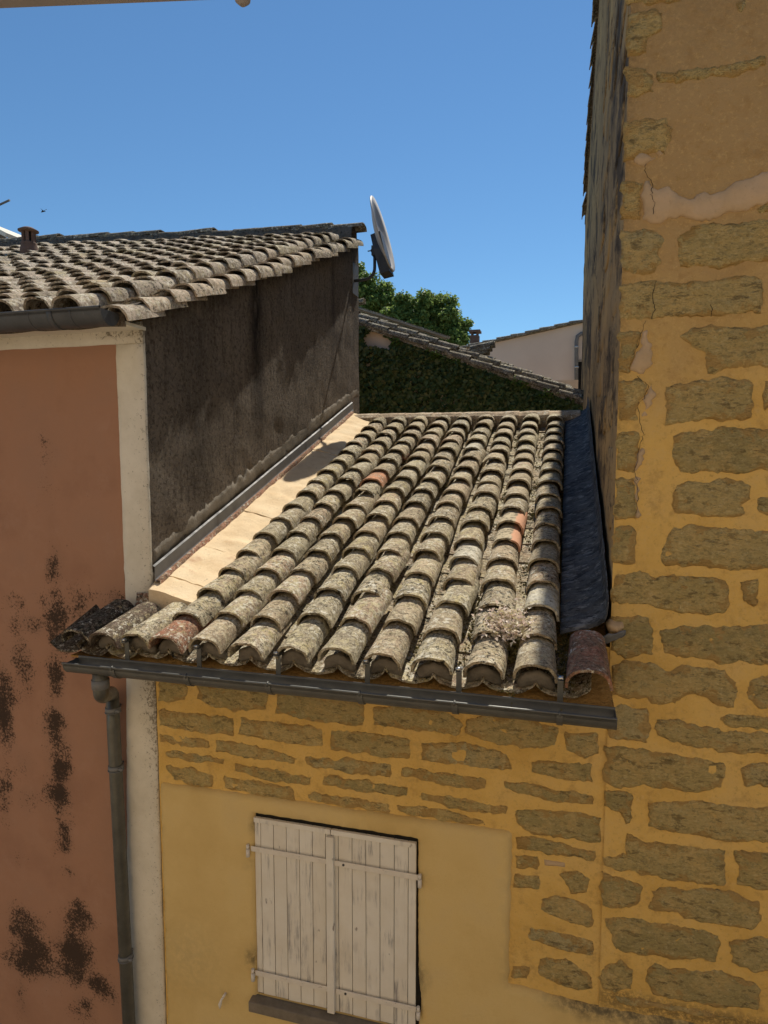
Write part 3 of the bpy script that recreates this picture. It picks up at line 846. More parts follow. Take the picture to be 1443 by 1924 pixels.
for px in (225, 362, 513, 683, 858, 1052):
    p = onY(px, 1240 + (px - 133) * .0975, GY); x = p.x
    b = MB(); r0, r1 = RG + .001, RG + .006
    A = [(GY + r0 * cos(pi + pi * i / 14), gzc + r0 * sin(pi + pi * i / 14)) for i in range(15)]
    B = [(GY + r1 * cos(pi + pi * i / 14), gzc + r1 * sin(pi + pi * i / 14)) for i in range(15)]
    for e in (-.014, .014):
        pass
    for i in range(14):
        for P, Q in (((A[i], A[i + 1]), None),):
            pass
        b.q([(x - .014, *B[i]), (x - .014, *B[i + 1]), (x + .014, *B[i + 1]), (x + .014, *B[i])])
        b.q([(x - .014, *A[i]), (x - .014, *A[i + 1]), (x - .014, *B[i + 1]), (x - .014, *B[i])])
        b.q([(x + .014, *A[i]), (x + .014, *A[i + 1]), (x + .014, *B[i + 1]), (x + .014, *B[i])])
    b.tube([(x, GY - RG - .006, gzc - .006), (x, GY - RG - .010, gzc + .010), (x, GY - RG + .004, gzc + .014)], .005, 6)
    b.box(x - .013, x + .013, GY + RG + .001, GY + RG + .006, gzc - .01, gzc + .13)
    b.box(x - .013, x + .013, GY + RG - .03, GY + RG + .05, gzc + .115, gzc + .121)
    b.build('gutter_bracket', M['zinc'], gut)
    b = MB(); b.tube([(x - .012, GY + .045, gzc + .128), (x + .012, GY + .04, gzc + .132)], .009, 8); b.build('bracket_clip', M['steel'], gut)
# downpipe
PR = .041
px_ = onY(188, 1262, GY)
top = Vector((px_.x, GY, gzc - RG + .01))
wl = onY(212, 1330, YF - .075); wb = onY(243, 1930, YF - .075)
pth = [top, top + Vector((0, 0, -.10))]
a = top + Vector((0, 0, -.10)); e = Vector((wl.x, YF - .075, gzc - .40))
for t in np.linspace(0, 1, 15)[1:]:
    w = t * t * (3 - 2 * t); zz = a.z + (e.z - a.z) * t
    pth.append(Vector((a.x + (e.x - a.x) * w, a.y + (e.y - a.y) * w, zz)))
pth += [Vector((wl.x + (wb.x - wl.x) * t, YF - .075, e.z + (GZ + .1 - e.z) * t * 1.0)) for t in (.1,)]
pth[-1] = Vector((wl.x, YF - .075, e.z - .2)); dxdz = (wb.x - wl.x) / (wb.z - wl.z)
pth.append(Vector((wl.x + dxdz * (GZ + .1 - e.z), YF - .075, GZ + .1)))
b = MB(); b.tube(pth, PR, 18); dp = b.build('downpipe', M['zinc_pipe'], yh)
b = MB(); b.tube([top + Vector((0, 0, -.035)), top + Vector((0, 0, -.085))], PR + .006, 18); b.build('pipe_collar', M['zinc_flash'], dp)
for pz_ in (1332, 1440, 1790):
    q = onY(213, pz_, YF - .075); xq = wl.x + dxdz * (q.z - wl.z)
    b = MB(); b.tube([(xq, YF - .075, q.z - .014), (xq, YF - .075, q.z + .014)], PR + .006, 18); b.tube([(xq, YF - .075, q.z - .020), (xq, YF - .075, q.z - .016)], PR + .009, 18)
    b.tube([(xq, YF - .075, q.z), (xq, YF + .01, q.z)], .008, 6); b.tube([(xq + PR + .002, YF - .10, q.z), (xq + PR + .028, YF - .10, q.z)], .009, 8)
    b.build('pipe_clamp', M['zinc_flash'], dp)

# ================================================================== PINK HOUSE
ph = thing('pink_house', 'pink rendered house with white corner band and dark roughcast side wall', 'house', (XC - 2, YF, GZ))
ZE2 = .855; S2 = .395; TW = .0118
def roof2(X, Y): return ZE2 + (Y - YF) * (S2 + TW * max(0, XC - X))
def PX(u, v): return fac(u / 2.226, 1060 + v / 2.226)
pb = [(230,20,40,60,.6),(340,170,60,60,.6),(60,170,60,60,.4),(130,260,110,50,.6),(240,230,60,110,.7),(80,430,50,110,.7),(235,460,40,110,.8),(15,600,40,160,.9),(240,680,50,100,.8),(240,840,50,90,.8),(100,820,50,40,.5),(20,960,40,150,.6),(245,970,50,90,.9),(120,980,60,60,.5),(270,1130,35,90,.7),(290,1290,40,50,.5),(90,1240,60,40,.3),(320,1470,60,60,.8),(110,1560,90,120,.8),(130,1650,110,90,1),(310,1640,80,120,1),(410,1760,90,60,.8),(340,1860,60,80,.6),(100,1800,30,120,.5),(480,1850,40,60,.4),(190,-300,40,260,.30),(470,150,80,60,.35)]
pbw = [(*PX(u, v), ru / 2.226 * 4.2 / F, rv / 2.226 * 4.2 / F, w) for u, v, ru, rv, w in pb]
def st_pink(u, v):
    s = 0
    du = .05 * nz(u * 3, v * 3, 5); dv = .08 * nz(u * 3, v * 3, 9)
    for cx, cy, rx, ry, w in pbw:
        d = ((u + du - cx) / (rx * 1.5)) ** 2 + ((v + dv - cy) / (ry * 1.4)) ** 2
        if d < 6: s = max(s, w * math.exp(-d))
    return min(1, s * 1.1)
zband = fac(110, 653)[1]
xw0a, xw0b = fac(218, 655)[0], fac(240, 1924)[0]
xw1 = XC
facade = add('wall', grid_mesh('wall', -7.0, xw0a + .004, GZ, zband + .004, .035, W1, lambda u, v: .003 * fbm(u * 3, v * 3, 6), st_pink), M['pink'], ph)
core = MB(); core.box(-7.0, XC - .012, YF + .02, YB, GZ, .70)
core.build('wall_core', M['soffit'], ph)
b = MB()                                     # wall up to the roof, behind the roughcast skin
NS = 24
for i in range(NS):
    ya, yb = YF + .02 + (YB - YF - .02) * i / NS, YF + .02 + (YB - YF - .02) * (i + 1) / NS
    b.box(XC - .25, XC - .02, ya, yb + .0, .70, roof2(XC, ya) - .02)
b.box(-7.0, XC - .26, YF + .02, YF + .3, .70, .74)
b.build('upper_wall', M['soffit'], ph)
def st_white(u, v):
    return .55 * sstep(.10, 0, abs(v - fac(260, 620)[1])) * (1 if u > -2.75 else .3) + .35 * sstep(.12, 0, XC - u) * (.5 + .5 * nz(v * 3, 1)) + .5 * math.exp(-((u - XC) / .08) ** 2 - ((v - fac(270, 1290)[1]) / .5) ** 2)
add('corner_band', slab_mesh('corner_band', [(xw0a, zband), (xw0a + .004, -1.0), (fac(236, 1600)[0], -3.0), (fac(238, 1924)[0], GZ), (XC + .004, GZ), (XC + .006, -1.4), (XC + .003, -.8), (XC + .003, zband)], W1, cell=.05, edge=.003, thick=.009, rnd=.006, rough=.002, seed=5, attr=st_white, rfreq=6), M['white'], ph)
add('eave_band', slab_mesh('eave_band', [(-7.0, zband + .0), (XC, zband + .0), (XC, .795), (-7.0, .795)], W1, cell=.06, edge=.002, thick=.0085, rnd=.006, rough=.002, seed=6, attr=st_white, rfreq=6), M['white'], ph)

# dark roughcast side wall
def WL(u, v, h): return (XC + h, u, v)
zlow = lambda y: low_z(y) - .05
blackpts = [onX(480, 520, XC), onX(488, 780, XC)]
def streaks_shade(y, z):
    s = .95 * math.exp(-((y - blackpts[0].y - .03 * nz(z * 2)) / .11) ** 2) * sstep(-.4, 1.2, z)
    s = max(s, .6 * sstep(.25, 0., roof2(XC, y) - z))  # painted shade below the verge, mixed in with the real streaks
    s = max(s, .5 * math.exp(-((y - 6.9) / .06) ** 2) * sstep(.5, 1.8, z))
    s = max(s, .35 * math.exp(-((y - 4.1) / .25) ** 2))
    return s
ny, nzv = 110, 46
verts, vals, faces = [], [], []
for i in range(ny + 1):
    y = YF - .004 + (YB - YF + .004) * i / ny
    z0, z1 = low_z(max(y, EY)) - .05, roof2(XC, y) + .01
    for j in range(nzv + 1):
        z = z0 + (z1 - z0) * j / nzv
        h = .006 * fbm(y * 4, z * 4, 2) + .008 * nz(y * 1.3, z * 1.1, 8)
        if i == 0: h = 0
        verts.append((XC + h, y, z)); vals.append(streaks_shade(y, z))
for i in range(ny):
    for j in range(nzv): faces.append((i * (nzv + 1) + j, (i + 1) * (nzv + 1) + j, (i + 1) * (nzv + 1) + j + 1, i * (nzv + 1) + j + 1))
me = bpy.data.meshes.new('side_wall'); me.from_pydata(verts, [], faces); me.polygons.foreach_set('use_smooth', [True] * len(faces))
me.attributes.new('stain_shade', 'FLOAT', 'POINT').data.foreach_set('value', vals); me.update()
side = add('side_wall', me, M['dark'], ph)
b = MB(); b.box(XC - 1.0, XC - .004, YB - .02, YB, GZ, roof2(XC, YB)); b.build('back_wall', M['dark'], ph)
# cement base band and metal flashing
band = [(YF + .012, low_z(YF) + .24), (4.5, low_z(4.5) + .25), (5.8, low_z(5.8) + .25), (YB, low_z(YB) + .25), (YB, low_z(YB) + .36), (6.6, low_z(6.6) + .40), (5.2, low_z(5.2) + .385), (4.2, low_z(4.2) + .37), (YF + .012, low_z(YF) + .34)]
add('base_band', slab_mesh('base_band', band, WL, cell=.04, edge=.03, thick=.004, rnd=.03, rough=.004, seed=8, skirt=-.02, step=.03), M['cement'], side)
ncut = [YF - .005, 4.28, 5.1, 6.0, 6.9, YB - .36]
for i in range(len(ncut) - 1):
    b = MB(); gsec = []
    ya, yb = ncut[i], ncut[i + 1] + .02
    for t in range(9):
        y = ya + (yb - ya) * t / 8; zb_ = low_z(y) + .155; e = .002 * (i % 2)
        gsec.append([(XC + .016 + e, y, zb_ + .105), (XC + .030 + e, y, zb_ + .098), (XC + .031 + e, y, zb_ + .02), (XC + .04 + e, y, zb_ + .002), (XC + .02 + e, y, zb_ - .01)])
    b.sheet(gsec, sm=False); b.build('flashing', M['zinc_flash'], side)
b = MB(); b.sheet([[(XC + .028, y, low_z(y) + .168), (XC + .062 + .006 * nz(y * 5), y, low_z(y) + .166 + .006 * nz(y * 7, 3)), (XC + .066, y, low_z(y) + .13)] for y in np.linspace(YF - .0, YB - .42, 60)]); b.build('clay_strip', M['tile_red'], side)
# red clay upstand at the foot of the corner
b = MB(); gsec = []
pxa = onY(250, 1105, YF - .05)
for t in range(7):
    q = t / 6; gsec.append([(pxa.x + .02 + .115 * s_ , YF - .03 - .12 * q * q, pxa.z - .03 - .18 * q + .008 * nz(q * 5, s_ * 4)) for s_ in (0, .25, .5, .75, 1)])
b.sheet(gsec)
o = b.build('clay_upstand', M['tile_red'], ph); mm = o.modifiers.new('solid', 'SOLIDIFY'); mm.thickness = .014; mm.offset = -1

# roof of the pink house
rng = random.Random(23)
dk = grid_mesh('roof', -8.6, XC - .0, YF - .22, YB + .06, .5, lambda X, Y, h: (X, Y, roof2(X, Y) - .01))
roofb = add('roof', dk, M['tile_dark'], ph)
mm = roofb.modifiers.new('solid', 'SOLIDIFY'); mm.thickness = .03; mm.offset = -1
PX2 = .245; count = 0
def f2(X, Y, lift=0.):
    sl = S2 + TW * max(0, XC - X)
    return Matrix.Translation((X, Y, roof2(X, Y) + lift)) @ Matrix.Rotation(-math.atan(TW * -(Y - YF)) * 0 + math.atan(TW * (Y - YF)), 4, 'Y') @ Matrix.Rotation(math.atan(sl), 4, 'X')
YR2 = YB + .02
ridge_z = .10
for k in range(0, 26):
    X = XC - .030 - k * PX2
    offk = rng.uniform(-.06, .06)
    for r in range(0, 22):
        Y = YF - .26 + r * .245 + (offk if r else rng.uniform(-.02, .02)) + rng.uniform(-.015, .015)
        if Y > YR2 - .22: break
        if X < -1.16 * (Y + .6) - .2: continue
        T = f2(X + rng.gauss(0, .006), Y, .022 if k else -.058 + rng.uniform(-.006, .006))
        mt = 'tile_b' if rng.random() < .9 else 'tile'
        if k == 0 and r < 14: mt = 'tile_verge'
        me_ = covers[rng.randrange(8)]
        Mx = T @ jit(rng, 1.8, 3, .8) @ Matrix.Diagonal((1.04, 1, 1.05, 1))
        tile(me_, M[mt], 'roof_tile', roofb, Mx); count += 1
for k in range(0, 4):                      # channel tiles that show at the eave
    for r in range(3):
        X = XC - .030 - (k + .5) * PX2; Y = YF - .24 + r * .25
        tile(pans[rng.randrange(4)], M['tile_b'], 'channel_tile', roofb, f2(X, Y, -.012) @ jit(rng, 1, 1, .5))
# mortar bed below the channel tiles
b = MB(); gsec = []
for i in range(80):
    X = XC + .03 - i * .08
    gsec.append([(X, YF - .20, roof2(X, YF - .2) - .05 + .01 * nz(X * 6)), (X, YF - .22, roof2(X, YF - .2) + .03 + .03 * nz(X * 9)), (X, YF - .05, roof2(X, YF) + .04)])
b.sheet(gsec); b.build('eave_bedding', M['dark'], roofb)
# underside of the eave
b = MB(); b.box(-7.0, XC + .005, YF - .2, YF + .02, .742, .762); b.build('eave_board', M['white'], ph)
# ridge tiles
i = 0; X = XC - .04
while X > -8.8:
    z = roof2(X, YR2) + .125
    L = .40
    Mx = Matrix.Translation((X - L, YR2 + .02, z + rng.uniform(-.008, .008))) @ Matrix.Rotation(radians(-90), 4, 'Z') @ Matrix.Rotation(radians(3 + rng.gauss(0, 1.2)), 4, 'X') @ Matrix.Diagonal((1.05, 1.05, 1.0, 1))
    tile(capt[i % 4], M['tile_ridge'], 'ridge_tile', roofb, Mx)
    X -= L * rng.uniform(.96, 1.02); i += 1
b = MB(); gsec = []
for i in range(70):
    X = XC - .06 - i * .09
    gsec.append([(X, YR2 - .13, roof2(X, YR2 - .13) + .02), (X, YR2 - .10, roof2(X, YR2) + .145 + .01 * nz(X * 8)), (X, YR2 + .1, roof2(X, YR2) + .13), (X, YR2 + .12, roof2(X, YR2) - .15)])
b.sheet(gsec); b.build('ridge_bedding', M['dark'], roofb)
# gutter on the pink house
G2Y = YF - .29; g2z = onY(110, 584, G2Y).z - .02; g2x = onY(206, 590, G2Y).x
gsec = []
R2 = .082
for i in range(41):
    x = -6.5 + (g2x + 6.5) * i / 40
    o_ = [(G2Y + R2 * cos(pi + pi * q / 14), g2z + R2 * sin(pi + pi * q / 14)) for q in range(15)]
    n_ = [(G2Y + (R2 - .003) * cos(pi + pi * q / 14), g2z + (R2 - .003) * sin(pi + pi * q / 14)) for q in range(15)]
    bead = [(G2Y - R2 + .009 * cos(a), g2z + .005 + .009 * sin(a)) for a in [pi * q / 4 for q in range(-2, 5)]]
    gsec.append([(x, y, z) for y, z in bead[::-1] + o_ + n_[::-1]])
b = MB(); b.sheet(gsec, closed=True); gut2 = b.build('gutter', M['zinc_dark'], ph)
b = MB(); f = [(g2x, y, z) for y, z in o_]; k_ = [(g2x + .004, y, z) for y, z in o_]; b.q(f); b.q(k_)
for i in range(14): b.q([f[i], f[i + 1], k_[i + 1], k_[i]])
b.build('end_cap', M['zinc_dark'], gut2)
for px in (112, -60, 72, 150):
    x = onY(px, 590, G2Y).x; r1 = R2 + (.005 if px in (112, -60) else .0018); wd = .016 if px in (112, -60) else .004
    b = MB(); B = [(G2Y + r1 * cos(pi + pi * q / 14), g2z + r1 * sin(pi + pi * q / 14)) for q in range(15)]
    gsec = [[(x + s_ * wd, y, z) for y, z in B] for s_ in (-1, 1)]
    b.sheet(gsec); o = b.build('gutter_bracket' if wd > .01 else 'gutter_seam', M['zinc_dark'], gut2); mm = o.modifiers.new('solid', 'SOLIDIFY'); mm.thickness = .004; mm.offset = -1
    if wd > .01:
        b = MB(); b.box(x - .013, x + .013, G2Y + R2 - .002, YF + .0, g2z - .012, g2z - .006); b.build('bracket_arm', M['zinc'], gut2)
# vent chimney pot on the roof
cp = onY(55, 470, 6.9); cX = cp.x; cY = 6.9; cZ = roof2(cX, cY) + .02
def lathe(prof, c, seg=20):
    b = MB(); b.sheet([[(c[0] + r * cos(2 * pi * k / seg), c[1] + r * sin(2 * pi * k / seg), c[2] + z) for k in range(seg)] for r, z in prof], closed=True); return b
zt_ = onY(55, 426, cY).z - cZ
k_ = zt_
b = lathe([(.0, 0), (.115, 0), (.105, k_ * .35), (.088, k_ * .48), (.093, k_ * .52), (.078, k_ * .55)], (cX, cY, cZ))
vent = b.build('vent_pot', M['clay'], roofb)
for q in range(6):
    a = pi / 6 + q * pi / 3
    b = MB(); b.box(-.018, .018, .052, .078, k_ * .5, k_ * .86, Matrix.Translation((cX, cY, cZ)) @ Matrix.Rotation(a, 4, 'Z')); b.build('vent_post', M['clay'], roofb)
b = lathe([(.0, k_ * .84), (.078, k_ * .84), (.118, k_ * .86), (.120, k_ * .89), (.06, k_ * .97), (.0, k_ * 1.0)], (cX, cY, cZ)); b.build('vent_cap', M['clay'], roofb)
b = lathe([(.0, .0), (.045, .0), (.045, k_ * .86), (0, k_ * .86)], (cX, cY, cZ), 12); b.build('vent_flue', M['hole'], roofb)

# ================================================================== SATELLITE DISH
DY = 7.62
dish = thing('satellite_dish', 'grey satellite dish on a bent pole at the back corner of the pink house', 'satellite dish', (XC + .02, DY, onX(668, 535, XC).z))
plate = MB(); zpl = onY(670, 520, DY).z
plate.box(XC - .004, XC + .012, DY - .05, DY + .16, zpl - .20, zpl + .16); plate.build('wall_plate', M['zinc_flash'], dish)
p0 = Vector((XC + .01, DY, onY(672, 527, DY).z)); p1 = onY(697, 524, DY); p2 = onY(704, 512, DY); p3 = onY(704, 459, DY)
c1 = Vector((p3.x, DY, p0.z))
path = [p0, p0.lerp(c1, .35)] + [p0.lerp(c1, .35) * (1 - t) ** 2 + c1 * 2 * t * (1 - t) + (c1 + Vector((0, 0, .14))) * t * t for t in np.linspace(.1, 1, 9)] + [p3]
b = MB(); b.tube(path, .019, 12); b.build('mast', M['darkmetal'], dish)
# reflector: shallow offset bowl, axis mostly +X, tilted up, turned slightly to the viewer
ct = onY(703, 373, DY); cbm = onY(737, 507, DY)
mid = (ct + cbm) / 2; Ld = (ct - cbm).length
vax = (ct - cbm).normalized()
nrm = Vector((.993, .045, 0)); nrm = (nrm - vax * nrm.dot(vax)).normalized()
uax = vax.cross(nrm).normalized()
Hh = Ld / 2; Wh = Hh * .92
bowl = []
for i in range(9):
    r = i / 8
    bowl.append([mid + uax * (Wh * r * cos(a)) + vax * (Hh * r * sin(a)) - nrm * (.085 * (1 - r * r)) for a in [2 * pi * k / 40 for k in range(40)]])
rim = [mid + uax * ((Wh + .004) * cos(a)) + vax * ((Hh + .004) * sin(a)) - nrm * .014 for a in [2 * pi * k / 40 for k in range(40)]]
bowl.append(rim)
b = MB(); b.sheet(bowl, closed=True)
o = b.build('reflector', M['dish'], dish); mm = o.modifiers.new('solid', 'SOLIDIFY'); mm.thickness = .006; mm.offset = 1
bc = mid - nrm * .10 - vax * .12
Mb = Matrix((( *uax, 0), (*vax, 0), (*nrm, 0), (0, 0, 0, 1))).transposed(); Mb.translation = bc
b = MB()
bp = [(-.12, -.34), (.12, -.34), (.13, -.06), (.09, .13), (-.09, .13), (-.13, -.06)]
lo = [Mb @ Vector((x, y, -.035)) for x, y in bp]; hi = [Mb @ Vector((x * 1.05, y * 1.02, .085 - .12 * max(0, -y - .05) ** 2 * 0)) for x, y in bp]
b.q(lo[::-1]); b.q(hi)
for i in range(6): b.q([lo[i], lo[(i + 1) % 6], hi[(i + 1) % 6], hi[i]])
b.build('back_housing', M['darkmetal'], dish)
hk = Vector((p3.x, DY, onY(704, 470, DY).z))
b = MB(); b.box(hk.x - .03, bc.x + .02, DY - .04, DY + .04, hk.z - .065, hk.z + .045); b.build('mount_bracket', M['darkmetal'], dish)
b = MB(); b.tube([(hk.x - .085, DY, hk.z - .005), (hk.x, DY, hk.z)], .007, 8); b.tube([(hk.x - .045, DY, hk.z - .003), (hk.x - .03, DY, hk.z - .002)], .018, 6); b.build('bolt', M['darkmetal'], dish)
# cable from the dish down the side wall
b = MB(); ks = []
for t in np.linspace(0, 1, 24):
    q = onX(655 + (594 - 655) * t + 3 * sin(t * 9), 585 + (845 - 585) * t, XC + .014); ks.append(q)
# ================================================================== STONE HOUSE (right)
sh_ = thing('stone_house', 'tall ochre stone house with grey-green rubble blocks in wide mortar joints', 'house', (3, YF, GZ))
YR = YF - .008
def W3(u, v, h): return (u, YR - h, v)
def st3(u, v):
    return .9 * math.exp(-((v - (fac(1300, 1905)[1])) / .05) ** 2) * sstep(.1, .35, u) + .22 * sstep(1.2, 2.2, v) * (.5 + .5 * nz(u * 2, v * 1.2, 3)) + .35 * math.exp(-((u - XR) / .03) ** 2) * sstep(-.6, .2, v)
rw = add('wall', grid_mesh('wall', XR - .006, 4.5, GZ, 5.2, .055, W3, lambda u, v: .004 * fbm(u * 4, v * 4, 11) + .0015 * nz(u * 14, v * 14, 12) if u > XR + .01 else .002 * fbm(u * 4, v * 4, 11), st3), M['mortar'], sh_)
core = MB(); core.box(XR + .02, 4.5, YF + .03, 11.9, GZ, 4.0); core.build('wall_core', M['soffit'], sh_)
S7 = [
 [(197,-20),(405,-20),(395,6),(300,14),(200,20)], [(196,62),(290,40),(325,55),(335,95),(318,128),(275,145),(268,195),(230,218),(196,215)],
 [(190,258),(270,260),(295,290),(292,355),(245,368),(191,365)], [(308,280),(380,270),(470,258),(560,245),(640,232),(715,215),(722,245),(660,268),(560,290),(470,305),(400,320),(330,310),(308,300)],
 [(605,15),(640,3),(638,30),(622,55),(610,45)], [(185,465),(250,452),(345,452),(365,490),(350,550),(335,590),(300,575),(220,595),(183,610)],
 [(178,685),(230,682),(260,690),(248,740),(245,830),(176,828)], [(640,800),(728,768),(760,770),(760,800),(660,806)],
 [(174,865),(300,870),(330,900),(318,960),(325,990),(290,1030),(176,1030)], [(382,900),(440,850),(560,845),(728,825),(780,825),(780,1000),(640,985),(540,1015),(400,1005),(382,970)],
 [(168,1080),(240,1055),(420,1065),(600,1045),(715,1050),(700,1180),(560,1195),(370,1195),(290,1215),(168,1210)], [(165,1255),(240,1248),(262,1255),(235,1300),(205,1390),(220,1405),(163,1400)],
 [(385,1270),(450,1240),(600,1230),(780,1230),(780,1390),(640,1385),(510,1400),(490,1340),(430,1290)], [(163,1440),(240,1425),(275,1450),(262,1490),(240,1510),(238,1580),(162,1590)],
 [(345,1455),(440,1440),(520,1420),(660,1430),(672,1470),(665,1580),(500,1585),(420,1590),(340,1600),(342,1500)], [(705,1430),(790,1425),(790,1560),(706,1550)],
 [(158,1625),(245,1622),(240,1700),(222,1775),(157,1770)], [(365,1640),(440,1620),(560,1605),(790,1615),(790,1775),(560,1780),(400,1775),(365,1720)],
 [(152,1800),(225,1798),(228,1850),(230,1960),(150,1955)], [(360,1870),(380,1830),(440,1810),(600,1805),(660,1830),(660,1880),(620,1905),(640,1930),(600,1945),(362,1935)],
 [(690,1880),(790,1850),(790,1950),(690,1930)]]
S8 = [
 [(422,60),(480,55),(515,75),(505,130),(515,195),(425,198)], [(600,170),(620,100),(650,65),(700,50),(800,65),(1080,75),(1080,215),(860,222),(760,205),(620,205)],
 [(420,235),(520,225),(560,245),(800,240),(845,260),(865,300),(840,390),(700,385),(570,355),(420,345)], [(900,262),(965,252),(968,340),(950,358),(905,340)],
 [(415,395),(440,385),(550,400),(570,440),(575,540),(480,548),(415,520)], [(600,445),(700,425),(860,430),(1080,420),(1080,575),(900,572),(700,550),(605,535)],
 [(420,580),(470,560),(560,565),(620,595),(700,578),(850,595),(890,660),(885,735),(830,735),(760,690),(690,690),(650,725),(560,710),(415,690)],
 [(918,660),(940,620),(1080,605),(1080,720),(980,735),(920,705)], [(397,735),(450,722),(550,740),(560,800),(550,868),(450,855),(397,840)],
 [(585,775),(660,780),(740,803),(830,818),(1080,835),(1080,915),(850,905),(700,880),(590,850)], [(800,777),(860,760),(1080,770),(1080,822),(900,810),(840,804)],
 [(390,880),(480,885),(640,910),(845,940),(830,1030),(740,1055),(600,1040),(520,1025),(440,1035),(390,1010)], [(890,960),(960,935),(1080,945),(1080,1030),(910,1030)],
 [(388,1050),(440,1045),(500,1065),(490,1110),(495,1150),(475,1170),(450,1130),(390,1105)], [(555,1095),(640,1085),(760,1085),(900,1105),(1080,1115),(1080,1245),(900,1235),(680,1210),(560,1180)],
 [(385,1300),(470,1280),(475,1210),(560,1235),(700,1255),(845,1270),(840,1400),(700,1390),(540,1360),(385,1325)], [(875,1275),(960,1270),(1080,1280),(1080,1430),(950,1420),(890,1395),(895,1330)],
 [(378,1350),(450,1370),(535,1400),(515,1480),(440,1490),(375,1475)], [(570,1420),(650,1410),(780,1410),(870,1430),(965,1460),(975,1530),(940,1570),(820,1550),(690,1525),(640,1500),(560,1490)],
 [(385,1515),(470,1520),(560,1535),(700,1555),(820,1590),(810,1685),(700,1680),(560,1665),(430,1640),(410,1570)], [(855,1610),(960,1590),(1080,1600),(1080,1725),(960,1720),(865,1690)],
 [(370,1740),(400,1695),(450,1680),(500,1715),(490,1790),(430,1800),(370,1785)], [(545,1720),(580,1695),(700,1715),(830,1720),(985,1780),(975,1865),(850,1855),(700,1835),(570,1810),(545,1760)],
 [(430,1820),(560,1830),(750,1865),(880,1900),(760,1890),(600,1865),(450,1838)]]
for i, P in enumerate([z7(p) for p in S7] + [z8(p) for p in S8]):
    add('stone', slab_mesh('stone', P, W3, cell=.04, edge=.015, thick=.009, rnd=.012, rough=.012, seed=i * 2.3 + 60, step=.013, attr='edge'), M['stone'], rw)
for i, P in enumerate([[(262,690),(310,700),(360,722),(450,747),(540,722),(640,672),(728,645),(800,640),(800,740),(728,760),(640,795),(560,812),(460,822),(300,835),(252,832),(254,740)],
    [(220,592),(245,570),(300,600),(265,625),(225,615)], [(300,572),(325,560),(332,590),(310,598)], [(265,1245),(295,1290),(290,1370),(245,1420),(210,1393),(220,1340),(244,1300)],
    [(285,1440),(305,1480),(280,1560),(242,1580),(248,1505),(278,1480)], [(247,1665),(262,1700),(243,1780),(228,1770),(240,1710)], [(228,1800),(240,1800),(238,1900),(240,1950),(230,1950)]]):
    add('plaster_patch', slab_mesh('plaster_patch', z7(P), W3, cell=.04, edge=.022, thick=.013, rnd=.008, rough=.006, seed=i + 31., step=.014), M['patch'], rw)
for i, P in enumerate([[(266,622),(262,655),(290,700),(286,740),(297,770),(291,832)], [(262,1215),(255,1240),(236,1300),(214,1350)], [(300,1060),(292,1120),(300,1170),(285,1215)],
    [(232,1420),(274,1455),(262,1500),(240,1512),(240,1580),(258,1625),(245,1665),(222,1772),(230,1800),(236,1860),(228,1950)], [(508,1150),(512,1180),(504,1200)]]):
    Q = z7(P); rr = random.Random(i); pts = []
    for a_, b_ in zip(Q[:-1], Q[1:]):
        for t in np.linspace(0, 1, 6)[:-1]: pts.append((a_[0] + (b_[0] - a_[0]) * t + rr.gauss(0, .003), a_[1] + (b_[1] - a_[1]) * t + rr.gauss(0, .003)))
    b = MB(); b.sheet([[W3(x - wd, z, .0165), W3(x + wd, z, .0165)] for (x, z), wd in zip(pts, [rr.uniform(.0006, .0019) for _ in pts])]); b.build('crack', M['hole'], rw)
# lower plaster skirt of the stone house is part of the yellow render; side wall:
def vergez(Y): return 4.98 + (8.3 - Y) * .273 if Y > 8.0 else 5.06
YRB = 12.05
def WR(u, v, h): return (XR - h, u, v)
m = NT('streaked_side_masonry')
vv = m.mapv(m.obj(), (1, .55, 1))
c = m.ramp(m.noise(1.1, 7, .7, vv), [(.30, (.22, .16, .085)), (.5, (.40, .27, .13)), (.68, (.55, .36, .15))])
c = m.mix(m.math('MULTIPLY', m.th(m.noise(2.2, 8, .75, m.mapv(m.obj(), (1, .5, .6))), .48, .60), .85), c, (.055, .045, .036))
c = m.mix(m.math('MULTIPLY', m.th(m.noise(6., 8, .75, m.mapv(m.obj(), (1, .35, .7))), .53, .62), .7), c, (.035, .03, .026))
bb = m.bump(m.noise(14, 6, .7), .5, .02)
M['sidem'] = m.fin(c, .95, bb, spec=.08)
verts, faces = [], []
ny, nv_ = 120, 70
for i in range(ny + 1):
    q = i / ny; y = YR + (YRB - YR) * q ** 1.3
    z1 = vergez(y)
    for j in range(nv_ + 1):
        z = -1.6 + (z1 + 1.6) * j / nv_
        h = .010 * fbm(y * 1.2, z * 1.6, 4) + .006 * fbm(y * 4, z * 5, 5)
        h *= min(1, (y - YR) / .15)
        verts.append((XR - h - .0, y, z))
for i in range(ny):
    for j in range(nv_): faces.append((i * (nv_ + 1) + j, (i + 1) * (nv_ + 1) + j, (i + 1) * (nv_ + 1) + j + 1, i * (nv_ + 1) + j + 1))
me = bpy.data.meshes.new('side_wall'); me.from_pydata(verts, [], faces); me.polygons.foreach_set('use_smooth', [True] * len(faces)); me.update()
rside = add('side_wall', me, M['sidem'], sh_)
b = MB(); b.box(XR + .002, 4.5, YRB - .05, YRB, GZ, vergez(YRB)); b.build('back_wall', M['sidem'], sh_)
rr = random.Random(5)
zrow = -.75
k = 0
